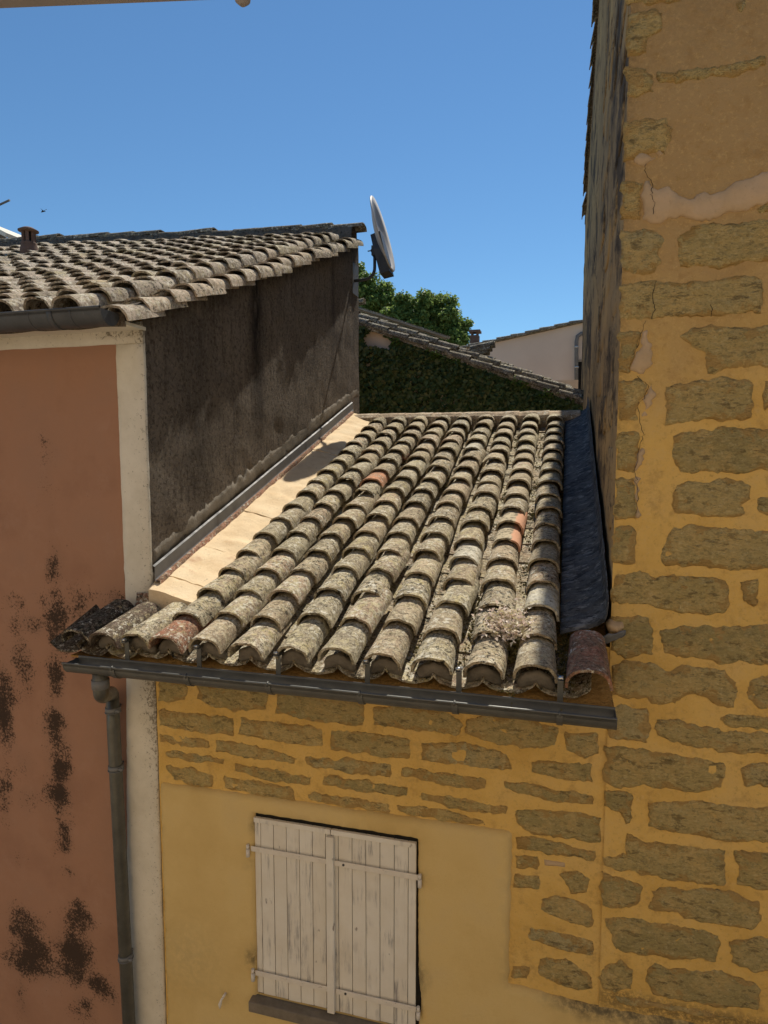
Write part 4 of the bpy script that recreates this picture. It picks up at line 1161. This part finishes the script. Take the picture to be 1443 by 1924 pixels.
while zrow < 4.3:
    hgt = rr.uniform(.16, .26); y = YR + .12 + rr.uniform(0, .3)
    while y < 6.0:
        L = rr.uniform(.3, .6)
        if zrow > low_z(y) + .45 and rr.random() < .8:
            P = [(y, zrow), (y + L * .5, zrow - .01), (y + L, zrow + .01), (y + L - .01, zrow + hgt), (y + L * .5, zrow + hgt + .01), (y, zrow + hgt - .01)]
            add('stone', slab_mesh('stone', P, WR, cell=.09, edge=.014, thick=.007, rnd=.012, rough=.006, seed=k * 1.3 + 140, skirt=-.03), M['sidem'], rside); k += 1
        y += L + rr.uniform(.08, .2)
    zrow += hgt + rr.uniform(.07, .12)
# roof of the stone house: verge tiles down the back slope
rf = MB(); rf.q([(XR - .01, 8.0, 5.06), (4.5, 8.0, 5.06), (4.5, YRB + .1, vergez(YRB + .1)), (XR - .01, YRB + .1, vergez(YRB + .1))])
rf.q([(XR - .01, 8.0, 5.07), (4.5, 8.0, 5.07), (4.5, YF - .3, 3.9), (XR - .01, YF - .3, 3.9)])
roofc = rf.build('roof', M['tile_dark'], sh_)
y = YRB + .02
while y > 8.1:
    Mx = Matrix.Translation((XR + .03, y, vergez(y) + .01)) @ Matrix.Rotation(pi, 4, 'Z') @ Matrix.Rotation(math.atan(.273), 4, 'X') @ jit(rr, 2, 3, 1)
    tile(covers[rr.randrange(8)], M['tile_far'], 'roof_tile', roofc, Mx); y -= .30
# lead valley flashing between the lower roof and the stone house
gsec = []
nL = 90
for i in range(nL + 1):
    y = 3.44 + (7.42 - 3.44) * i / nL
    zc = low_z(y)
    row = []
    lx = [(.005, .045), (.045, .060), (.09, .078), (.14, .100), (.185, .122), (.222, .150), (.232, .19), (.236, .235), (.238, .275)]
    for x, h in lx:
        w = (.010 * fbm(x * 9, y * 7, 2) + .007 * math.sin(y * 31 + x * 40 + 3 * nz(y * 3)) * (1 if .03 < x < .2 else .2) * abs(nz(y * 2.3, 4)) * 1.6)
        xx = x + .004 * nz(y * 5, x * 10)
        row.append((min(xx, XR - .006), y, zc + h * (1 if y > 3.6 else .8 + .2 * (y - 3.44) / .16) + w))
    gsec.append(row)
b = MB(); b.sheet(gsec); o = b.build('lead_flashing', M['lead'], rside)
mm = o.modifiers.new('solid', 'SOLIDIFY'); mm.thickness = .004; mm.offset = -1
# crumpled lead end and mortar lump at the corner
lp = onY(1150, 1192, YR - .02)
gsec = []
for i in range(9):
    t = i / 8
    gsec.append([(lp.x - .07 + .13 * t + .008 * nz(s_ * 5, t * 6), YR - .02 - .02 * s_ - .02 * sin(t * 3), lp.z - .035 + .055 * t + (s_ - .5) * .05 * (1.1 - .5 * t) + .012 * nz(t * 7, s_ * 6, 2)) for s_ in (0, .25, .5, .75, 1)])
b = MB(); b.sheet(gsec); o = b.build('lead_end', M['zinc_flash'], rside); mm = o.modifiers.new('solid', 'SOLIDIFY'); mm.thickness = .006
lq = onY(1157, 1177, YR)
add('mortar_lump', slab_mesh('mortar_lump', [(lq.x - .035, lq.z - .03), (lq.x + .02, lq.z - .04), (lq.x + .04, lq.z), (lq.x + .03, lq.z + .03), (lq.x - .03, lq.z + .035), (lq.x - .05, lq.z + .01)], W3, cell=.012, edge=.006, thick=.045, rnd=.03, rough=.012, seed=9, rfreq=40), M['patch'], rw)

# ================================================================== BACKGROUND
# ivy house, gable towards us, roof falling to the right
YI = 10.5
ih = thing('ivy_house', 'low outbuilding with cream gable wall and grey tile verge falling to the right', 'building', (-2.5, YI, GZ))
la, lb = onY(600, 574, YI), onY(1130, 762, YI)
sI = (lb.z - la.z) / (lb.x - la.x)
def vz(x): return la.z + (x - la.x) * sI
b = MB(); P = [(-5.5, GZ), (.9, GZ), (.9, vz(.9) - .06), (-5.5, vz(-5.5) - .06)]
f = [(x, YI, z) for x, z in P]; k_ = [(x, YI + .3, z) for x, z in P]; b.q(f); b.q(k_[::-1])
for i in range(4): b.q([f[i], f[(i + 1) % 4], k_[(i + 1) % 4], k_[i]])
b.build('wall', M['farwall'], ih)
b = MB(); b.q([(-5.6, YI - .1, vz(-5.6) - .06), (.95, YI - .1, vz(.95) - .06), (.95, YI + 2.2, vz(.95) - .06), (-5.6, YI + 2.2, vz(-5.6) - .06)])
roofi = b.build('roof', M['tile_far'], ih); mm = roofi.modifiers.new('solid', 'SOLIDIFY'); mm.thickness = .05; mm.offset = -1
rr = random.Random(9)
an = math.atan(sI)
def run(xa, xb, Y, lift, parent, step=.335, sc=1., zf=vz, ang=None, mat='tile_far'):
    x = xa
    while x < xb:
        Mx = Matrix.Translation((x + .40 * cos(an), Y, zf(x + .4 * cos(an)) + lift + rr.uniform(-.008, .008))) @ Matrix.Rotation(-(ang if ang is not None else an), 4, 'Y') @ Matrix.Rotation(radians(90), 4, 'Z') @ Matrix.Rotation(radians(rr.gauss(1.5, 1)), 4, 'X') @ Matrix.Rotation(radians(rr.gauss(0, 2)), 4, 'Y') @ Matrix.Diagonal((sc, 1, sc, 1))
        tile(covers[rr.randrange(8)], M[mat], 'roof_tile', parent, Mx); x += step
run(-4.2, .75, YI - .05, -.09, roofi)
run(-4.1, .75, YI + .17, .02, roofi)
run(-4.0, .75, YI + .40, .04, roofi)
# battens left on the roof
for (xa, xb, yy, lf) in ((-.95, .55, YI + .10, .035), (-.3, .62, YI + .06, .02)):
    b = MB(); Mx = Matrix.Translation((xa, yy, vz(xa) + lf)) @ Matrix.Rotation(-an, 4, 'Y'); b.box(0, (xb - xa) / cos(an), -.02, .02, -.012, .012, Mx); b.build('batten', M['wood'], roofi)

# second roof just behind: boards and tile stack
YJ = 12.2
bh = thing('back_lean_to', 'half-finished lean-to roof of loose boards behind the ivy wall', 'building', (-2.6, YJ, GZ))
ja, jb = onY(640, 572, YJ), onY(846, 640, YJ); sJ = (jb.z - ja.z) / (jb.x - ja.x); aj = math.atan(sJ)
def jz(x): return ja.z + (x - ja.x) * sJ
b = MB(); Mx = Matrix.Translation((ja.x, YJ, ja.z)) @ Matrix.Rotation(-aj, 4, 'Y'); Lj = (jb.x - ja.x) / cos(aj)
b.box(0, Lj, .02, 2.4, -.10, -.04, Mx); rj = b.build('roof', M['tile_far'], bh)
for i, (t0, t1, dz, w_, mt) in enumerate(((.02, .97, .0, .05, 'wood'), (.12, .86, -.045, .03, 'wood'), (.0, 1.0, .045, .03, 'tile_far'), (.1, .99, .025, .12, 'wood'))):
    b = MB(); b.box(Lj * t0, Lj * t1, -.06 - .03 * i, -.06 - .03 * i + w_, dz - .015, dz + .012, Mx); b.build('board', M[mt], rj)
for i in range(4):
    x = ja.x + i * .06; b = MB()
    tile(covers[i], M['tile_far'], 'roof_tile', rj, Matrix.Translation((ja.x + .5, YJ - .05, jz(ja.x + .3) + .06 + .0 * i)) @ Matrix.Rotation(radians(90), 4, 'Z') @ Matrix.Rotation(radians(-3 + i), 4, 'X')) if i < 1 else None
b = MB(); b.box(ja.x, jb.x - .4, YJ + .2, YJ + .4, GZ, jb.z - .15); b.box(jb.x - .7, jb.x + 2.3, YJ + .5, YJ + .7, GZ, 1.35); b.build('wall', M['farwall'], bh)
# short stacked ridge on the same building
kx0, kx1 = onY(885, 660, YJ), onY(922, 668, YJ)
for i in range(6):
    q = i % 2; r_ = i // 2
    Mx = Matrix.Translation((kx0.x + .42 + q * .02 - .05 * r_, YJ - .12 + .1 * q, kx0.z + .02 - .065 * r_)) @ Matrix.Rotation(radians(90), 4, 'Z') @ Matrix.Rotation(radians(-2), 4, 'X')
    tile(covers[i], M['tile_far'], 'roof_tile', rj, Mx)
ma, mb_ = onY(880, 668, YJ), onY(1100, 748, YJ); sM = (mb_.z - ma.z) / (mb_.x - ma.x)
def mz(x): return ma.z + (x - ma.x) * sM
run(ma.x - .25, mb_.x + .2, YJ - .1, -.02, rj, .33, zf=mz, ang=math.atan(sM))
run(ma.x - 1.0, ma.x + .4, YJ - .0, -.10, rj, .33, zf=mz, ang=math.atan(sM))
b = MB(); b.q([(ma.x - 1.2, YJ - .05, mz(ma.x - 1.2) - .06), (mb_.x + .3, YJ - .05, mz(mb_.x + .3) - .06), (mb_.x + .3, YJ - .05, mz(mb_.x + .3) - .5), (ma.x - 1.2, YJ - .05, mz(ma.x - 1.2) - .6)]); b.build('roof_edge', M['tile_dark'], rj)

# far cream house with chimney and downpipe
YK = 16.
fh = thing('cream_house', 'plain cream rendered house with rising tile verge, downpipe and dark doorway', 'house', (0, YK, GZ))
ka, kb = onY(880, 655, YK), onY(1098, 606, YK); sK = (kb.z - ka.z) / (kb.x - ka.x)
def kz(x): return ka.z + (x - ka.x) * sK
P = [(ka.x - .2, GZ), (3.2, GZ), (3.2, kz(3.2)), (ka.x - .2, kz(ka.x - .2))]
b = MB(); f = [(x, YK, z) for x, z in P]; k_ = [(x, YK + .4, z) for x, z in P]; b.q(f); b.q(k_[::-1])
for i in range(4): b.q([f[i], f[(i + 1) % 4], k_[(i + 1) % 4], k_[i]])
b.build('wall', M['farwall'], fh)
b = MB(); b.q([(x, y, kz(x) + .01) for x, y in ((ka.x - .3, YK - .08), (3.2, YK - .08), (3.2, YK + 3), (ka.x - .3, YK + 3))]); rk = b.build('roof', M['tile_far'], fh); mm = rk.modifiers.new('solid', 'SOLIDIFY'); mm.thickness = .04; mm.offset = -1
x = ka.x - .3
ak = math.atan(sK)
while x < 3.1:
    Mx = Matrix.Translation((x, YK - .06, kz(x) + .0)) @ Matrix.Rotation(-ak, 4, 'Y') @ Matrix.Rotation(radians(-90), 4, 'Z') @ Matrix.Rotation(radians(rr.gauss(1., 1)), 4, 'X') @ Matrix.Diagonal((.8, 1, .75, 1))
    tile(covers[rr.randrange(8)], M['tile_far'], 'roof_tile', rk, Mx); x += .33
pp = [onY(1100, 627, YK - .1), onY(1092, 627, YK - .1), onY(1085, 632, YK - .1), onY(1083, 642, YK - .1), onY(1083, 730, YK - .1)]
b = MB(); b.tube(pp, .045, 10); dpk = b.build('downpipe', M['zinc_flash'], fh)
for py in (652, 690):
    q = onY(1083, py, YK - .1); b = MB(); b.tube([(q.x, q.y, q.z - .02), (q.x, q.y, q.z + .02)], .06, 10); b.tube([(q.x, q.y, q.z), (q.x, YK + .02, q.z)], .015, 6); b.build('pipe_clamp', M['steel'], dpk)
d0, d1 = onY(1086, 680, YK - .01), onY(1108, 760, YK - .01)
b = MB(); b.box(d0.x, d1.x, YK - .012, YK - .004, d1.z, d0.z); dr = b.build('doorway', M['hole'], fh)  # flat black panel, the shade of the opening painted on
b = MB(); b.box(d0.x - .05, d0.x, YK - .03, YK + .01, d1.z, d0.z + .05); b.box(d0.x - .05, d1.x, YK - .03, YK + .01, d0.z, d0.z + .05); b.build('door_frame', M['wood'], dr)
# its chimney, standing on the roof
c0, c1_ = onY(884, 652, YK + .6), onY(900, 628, YK + .6); ctop = onY(892, 622, YK + .6)
b = MB(); b.box(c0.x, c1_.x, YK + .5, YK + .75, kz(c0.x) - .2, c1_.z - .03); ck = b.build('chimney', M['clay'], rk)
for xx in (c0.x + .02, c1_.x - .06):
    b = MB(); b.box(xx, xx + .04, YK + .52, YK + .73, c1_.z - .03, c1_.z + .04); 
    b.build('chimney_post', M['clay'], rk)
b = MB(); b.box(c0.x - .03, c1_.x + .04, YK + .46, YK + .79, c1_.z + .04, ctop.z + .01); b.build('chimney_cap', M['clay'], rk)

# far-left white gable and aerial behind the pink roof
wy = 9.6
q0, q1 = onY(-40, 412, wy), onY(20, 443, wy)
lg = thing('white_dormer', 'white-edged little gable behind the ridge of the pink house', 'building', (q0.x, wy, GZ))
b = MB(); b.box(q0.x - 1, q1.x - .05, wy, wy + .8, GZ, q1.z - .1); 
b.q([(q0.x, wy - .02, q0.z - .06), (q1.x - .03, wy - .02, q1.z - .05), (q1.x - .05, wy - .02, q1.z - .5), (q0.x, wy - .02, q1.z - .5)]); b.build('wall', M['dark'], lg)
b = MB(); sl_ = math.atan2(q1.z - q0.z, q1.x - q0.x)
b.box(0, (q1 - q0).length, -.1, .9, -.05, .02, Matrix.Translation(q0) @ Matrix.Rotation(-sl_, 4, 'Y')); b.build('roof_edge', M['white'], lg)
a0, a1 = onY(-60, 412, 9.), onY(18, 376, 9.)
ae = thing('aerial', 'thin grey aerial boom poking up beyond the pink house ridge', 'aerial', (a0.x, 9., 2.6))
b = MB(); b.tube([a0, a1], .017, 8); b.build('boom', M['zinc_flash'], ae)
b = MB(); b.tube([(a0.x, 9., 2.2), (a0.x, 9., a0.z + .1)], .02, 8); b.build('mast', M['zinc_flash'], ae)

# ------------------------------------------------------------------ vegetation
def leaf_mesh(name, items, bend=.25, rnd=None):
    """items: (pos, size, normal) -> kite shaped leaves folded along the midrib"""
    V_, F_ = [], []
    rg = rnd or random.Random(3)
    for p, s, nrm_ in items:
        n_ = nrm_.normalized(); a = Vector((rg.gauss(0, 1), rg.gauss(0, 1), rg.gauss(0, 1)))
        u = n_.cross(a)
        if u.length < 1e-4: continue
        u.normalize(); w = n_.cross(u); b_ = len(V_)
        V_ += [p - w * s * .5, p + u * s * .40 + n_ * s * bend - w * s * .05, p + w * s * .62, p - u * s * .40 + n_ * s * bend - w * s * .05]
        F_ += [(b_, b_ + 1, b_ + 2), (b_, b_ + 2, b_ + 3)]
    me = bpy.data.meshes.new(name); me.from_pydata([tuple(q) for q in V_], [], F_); me.update(); return me
def tree(name, label, base, crown_pts, n_leaf, size, seed, group):
    rg = random.Random(seed)
    t = thing(name, label, 'tree', base, group)
    tops = [Vector(c[0]) for c in crown_pts]
    cen = sum(tops, Vector()) / len(tops)
    b = MB(); fork = Vector((base[0], base[1], cen.z - 1.6))
    b.tube([base, Vector(base).lerp(fork, .5) + Vector((.08, 0, 0)), fork], .2, 10, radii=[.26, .20, .15])
    for c in crown_pts:
        e = Vector(c[0]); mid_ = fork.lerp(e, .5) + Vector((rg.gauss(0, .15), rg.gauss(0, .15), .2))
        b.tube([fork, mid_, e], .05, 6, radii=[.09, .05, .02])
        for _ in range(4):
            d = Vector((rg.gauss(0, 1), rg.gauss(0, 1), rg.gauss(.3, 1))).normalized() * c[1] * .9
            b.tube([mid_.lerp(e, .7), e + d * .6, e + d], .02, 5, radii=[.03, .018, .006])
    b.build('trunk', M['bark'], t)
    it = []
    tot = sum(c[1] ** 2 for c in crown_pts)
    for c in crown_pts:
        cc = Vector(c[0]); r = c[1]; ncl = max(10, int(110 * r * r))
        cl = []
        for _ in range(ncl):
            d = Vector((rg.gauss(0, 1), rg.gauss(0, 1), rg.gauss(0, 1))).normalized()
            cl.append((cc + d * r * rg.random() ** .45 * 1.0, rg.uniform(.10, .22)))
        nl = int(n_leaf * r * r / tot)
        for _ in range(nl):
            q, rr_ = cl[rg.randrange(ncl)]
            d = Vector((rg.gauss(0, 1), rg.gauss(0, 1), rg.gauss(0, .8)))
            if d.length > 2.2: continue
            nn_ = (d.normalized() * .6 + Vector((rg.gauss(0, .6), rg.gauss(0, .6), .5)))
            it.append((q + d * rr_ * .62, size * rg.uniform(.6, 1.3), nn_))
    cr = add('crown', leaf_mesh('crown', it, .2, rg), M['leaf'], t)
    cr['kind'] = 'stuff'
    return t
def tp(px, py, Y): return tuple(onY(px, py, Y))
TY = 21.
tree('broadleaf_tree', 'dense broadleaf tree with rounded crown above the ivy house roof', (-4.4, TY, GZ),
     [(tp(800, 590, TY), .62), (tp(770, 600, TY + .4), .65), (tp(835, 605, TY), .52), (tp(760, 570, TY), .34), (tp(820, 568, TY + .2), .34), (tp(855, 640, TY), .40), (tp(790, 650, TY - .2), .8), (tp(840, 650, TY), .6), (tp(866, 614, TY + .3), .26), (tp(745, 600, TY), .45), (tp(850, 588, TY), .22), (tp(800, 563, TY), .2), (tp(846, 565, TY), .13)],
     42000, .10, 4, 'trees behind the roofs')
tree('broadleaf_tree', 'taller broadleaf tree partly hidden behind the satellite dish pole', (-8.2, TY + 2, GZ),
     [(tp(690, 560, TY + 2), .85), (tp(715, 575, TY + 2), .65), (tp(660, 550, TY + 2), .9), (tp(725, 550, TY + 2), .34), (tp(700, 600, TY + 2), .9), (tp(640, 560, TY + 2), 1.0), (tp(676, 508, TY + 2), .2), (tp(740, 580, TY + 2), .35), (tp(668, 520, TY + 2), .3)],
     40000, .11, 8, 'trees behind the roofs')
# ivy on the gable wall
rg = random.Random(21)
iv = thing('ivy', 'dense dark green ivy covering the gable wall under the tile verge', 'ivy', (-1.6, YI, GZ))
it = []; new = []
zlo = .3
cl = []
for q_ in range(520):
    x = rg.uniform(-3.6, .75); top_ = vz(x) - .12
    cl.append((x, rg.uniform(zlo, top_) if q_ > 110 else top_ - rg.uniform(0, .12), rg.uniform(.10, .26) if q_ > 110 else .10))
for _ in range(20000):
    x, z, r = cl[rg.randrange(len(cl))]
    X = x + rg.gauss(0, r * .6); Z = z + rg.gauss(0, r * .6)
    lim = vz(X) - .11 + .05 * nz(X * 5)
    bare = math.exp(-((X - onY(700, 640, YI).x) / .16) ** 2 - ((Z - onY(705, 637, YI).z) / .14) ** 2) + .9 * math.exp(-((X - onY(725, 640, YI).x) / .14) ** 2 - ((Z - onY(735, 645, YI).z) / .11) ** 2) + .9 * math.exp(-((X - onY(855, 760, YI).x) / .05) ** 2 - ((Z - onY(855, 757, YI).z) / .07) ** 2)
    if Z > lim or bare > .45: continue
    dep = rg.uniform(.01, .06) + r * .45 * max(0, 1 - ((X - x) ** 2 + (Z - z) ** 2) / (r * r))
    it.append((Vector((X, YI - dep, Z)), rg.uniform(.05, .10), Vector((rg.gauss(0, .5), -1, rg.gauss(.35, .5)))))
o = add('foliage', leaf_mesh('foliage', it, .15, rg), M['ivy'], iv); o['kind'] = 'stuff'
for px, py in ((745, 640), (812, 662), (822, 668), (857, 680), (968, 717), (1030, 739), (1024, 741), (985, 726)):
    c = onY(px, py, YI - .12)
    new = []
    for _ in range(22): new.append((c + Vector((rg.gauss(0, .05), rg.gauss(0, .02), rg.gauss(0, .035))), rg.uniform(.045, .075), Vector((rg.gauss(0, .6), -.6, 1))))
    add('young_shoot', leaf_mesh('young_shoot', new, .15, rg), M['ivy_new'], iv)['kind'] = 'stuff'
b = MB()
for i in range(7):
    x = -3.2 + i * .6; pts = [(x + .1 * nz(t * 3, i), YI - .012, zlo - .5 + (vz(x) - .5 - zlo + .3) * t) for t in np.linspace(0, 1, 9)]
    b.tube(pts, .012, 5)
b.build('stem', M['bark'], iv)

# moss, sedum and weeds on the lower roof
def on_roof(X, s, h): return FR1 @ Vector((X, s, h))
def s_of(px, py, h=.1):
    r = ray(px, py); n_ = FR1.to_3x3() @ Vector((0, 0, 1)); P0 = FR1 @ Vector((0, 0, h)); P = r * (P0.dot(n_) / r.dot(n_)); q = FR1.inverted() @ P; return q.x, q.y
it = []
for k in range(-1, 8):
    dens = {0: 300, 1: 260, 2: 170, 3: 80, 4: 45, -1: 1500}.get(k, 30)
    x = (colx(k) + colx(k + 1)) / 2 if k >= 0 else colx(0) + .128
    cl = [(rg.uniform(0, SL - .2), rg.uniform(.03, .12)) for _ in range(max(3, dens // 18))]
    for _ in range(dens * 3):
        s, w = cl[rg.randrange(len(cl))]
        q = on_roof(x + rg.gauss(0, .022), s + rg.gauss(0, w), .012 + abs(rg.gauss(0, .014)))
        it.append((q, rg.uniform(.010, .022), Vector((rg.gauss(0, 1), rg.gauss(0, 1), 1))))
o = add('moss', leaf_mesh('moss', it, .4, rg), M['moss']); tag(o, 'tufts of yellow-green moss in the channels of the lower roof', 'moss'); o['kind'] = 'stuff'
def clump(name, label, px, py, h, n, rx, ry, rz, mat, stems, size=.010):
    X, s = s_of(px, py, h); c = on_roof(X, s, h)
    t = thing(name, label, 'plant', tuple(c))
    it = []; b = MB(); nR = FR1.to_3x3()
    for i in range(n):
        d = Vector((rg.gauss(0, rx), rg.gauss(0, ry), abs(rg.gauss(0, rz))))
        it.append((c + nR @ d, size * rg.uniform(.6, 1.4), Vector((rg.gauss(0, 1), rg.gauss(0, 1), 1.2))))
        if i % stems == 0: b.tube([c + nR @ Vector((d.x * .3, d.y * .3, -.06)), c + nR @ d], .0016, 4)
    o = add('flower_head' if 'flower' in label else 'foliage', leaf_mesh('leaves', it, .35, rg), M[mat], t); o['kind'] = 'stuff'
    b.build('stem', M['moss'], t)
clump('sedum_plant', 'clump of pale pink flowering sedum spilling over the eave tiles', 950, 1178, .15, 1500, .045, .055, .028, 'sedum', 12, .021)
clump('sedum_plant', 'small green sedum below the flowering clump', 962, 1222, .06, 500, .03, .05, .02, 'moss', 12, .015)
clump('sedum_plant', 'little rust-red weed growing between roof tiles', 757, 862, .08, 330, .03, .07, .025, 'redplant', 10)
clump('sedum_plant', 'dry weed tuft at the lower end of the lead flashing', 1062, 1275, .03, 350, .025, .06, .03, 'moss', 10)

# ------------------------------------------------------------------ bird, awning bar
bc_ = onY(81, 397, 14.)
bird = MB()
bird.tube([bc_ + Vector((-.06, 0, -.02)), bc_ + Vector((-.02, 0, 0)), bc_ + Vector((.03, 0, .0)), bc_ + Vector((.075, 0, -.012))], .02, 8, radii=[.004, .02, .016, .003])
for sgn, dx in ((1, .045), (-1, -.035)):
    bird.q([bc_ + Vector((-.012, 0, .008)), bc_ + Vector((.022, .0, .008)), bc_ + Vector((dx + .012, sgn * .06, .055)), bc_ + Vector((dx, sgn * .075, .075))])
o = bird.build('swift', M['bird']); tag(o, 'small dark bird flying above the tiled roof of the pink house', 'bird')
aw = thing('awning', 'grey awning bar with a small knob projecting overhead', 'awning', (-.9, -1.2, .62))
w0, w1 = onY(-260, 26, .62), onY(388, 0, .62)
b = MB()
dv = (w1 - w0)
f = [w0 + Vector((0, 0, z)) + Vector((0, y, 0)) for y, z in ((-.03, .004), (0, 0), (0, .05), (-.03, .05))]; k_ = [p + dv * 1.4 for p in f]
b.q(f); b.q(k_[::-1])
for i in range(4): b.q([f[i], f[(i + 1) % 4], k_[(i + 1) % 4], k_[i]])
b.build('front_bar', M['bar'], aw)
kq = onY(456, 10, .62)
b = MB(); b.tube([kq + Vector((0, 0, .05)), kq + Vector((0, 0, .012)), kq + Vector((0, 0, .004)), kq], .008, 14, radii=[.007, .0085, .0075, .003]); b.build('knob', M['bar'], aw)
for q in (f[3], k_[3]):
    b = MB(); b.tube([q + Vector((.01, .01, -.02)), (q.x, -1.21, .75)], .012, 8); b.build('arm', M['bar'], aw)
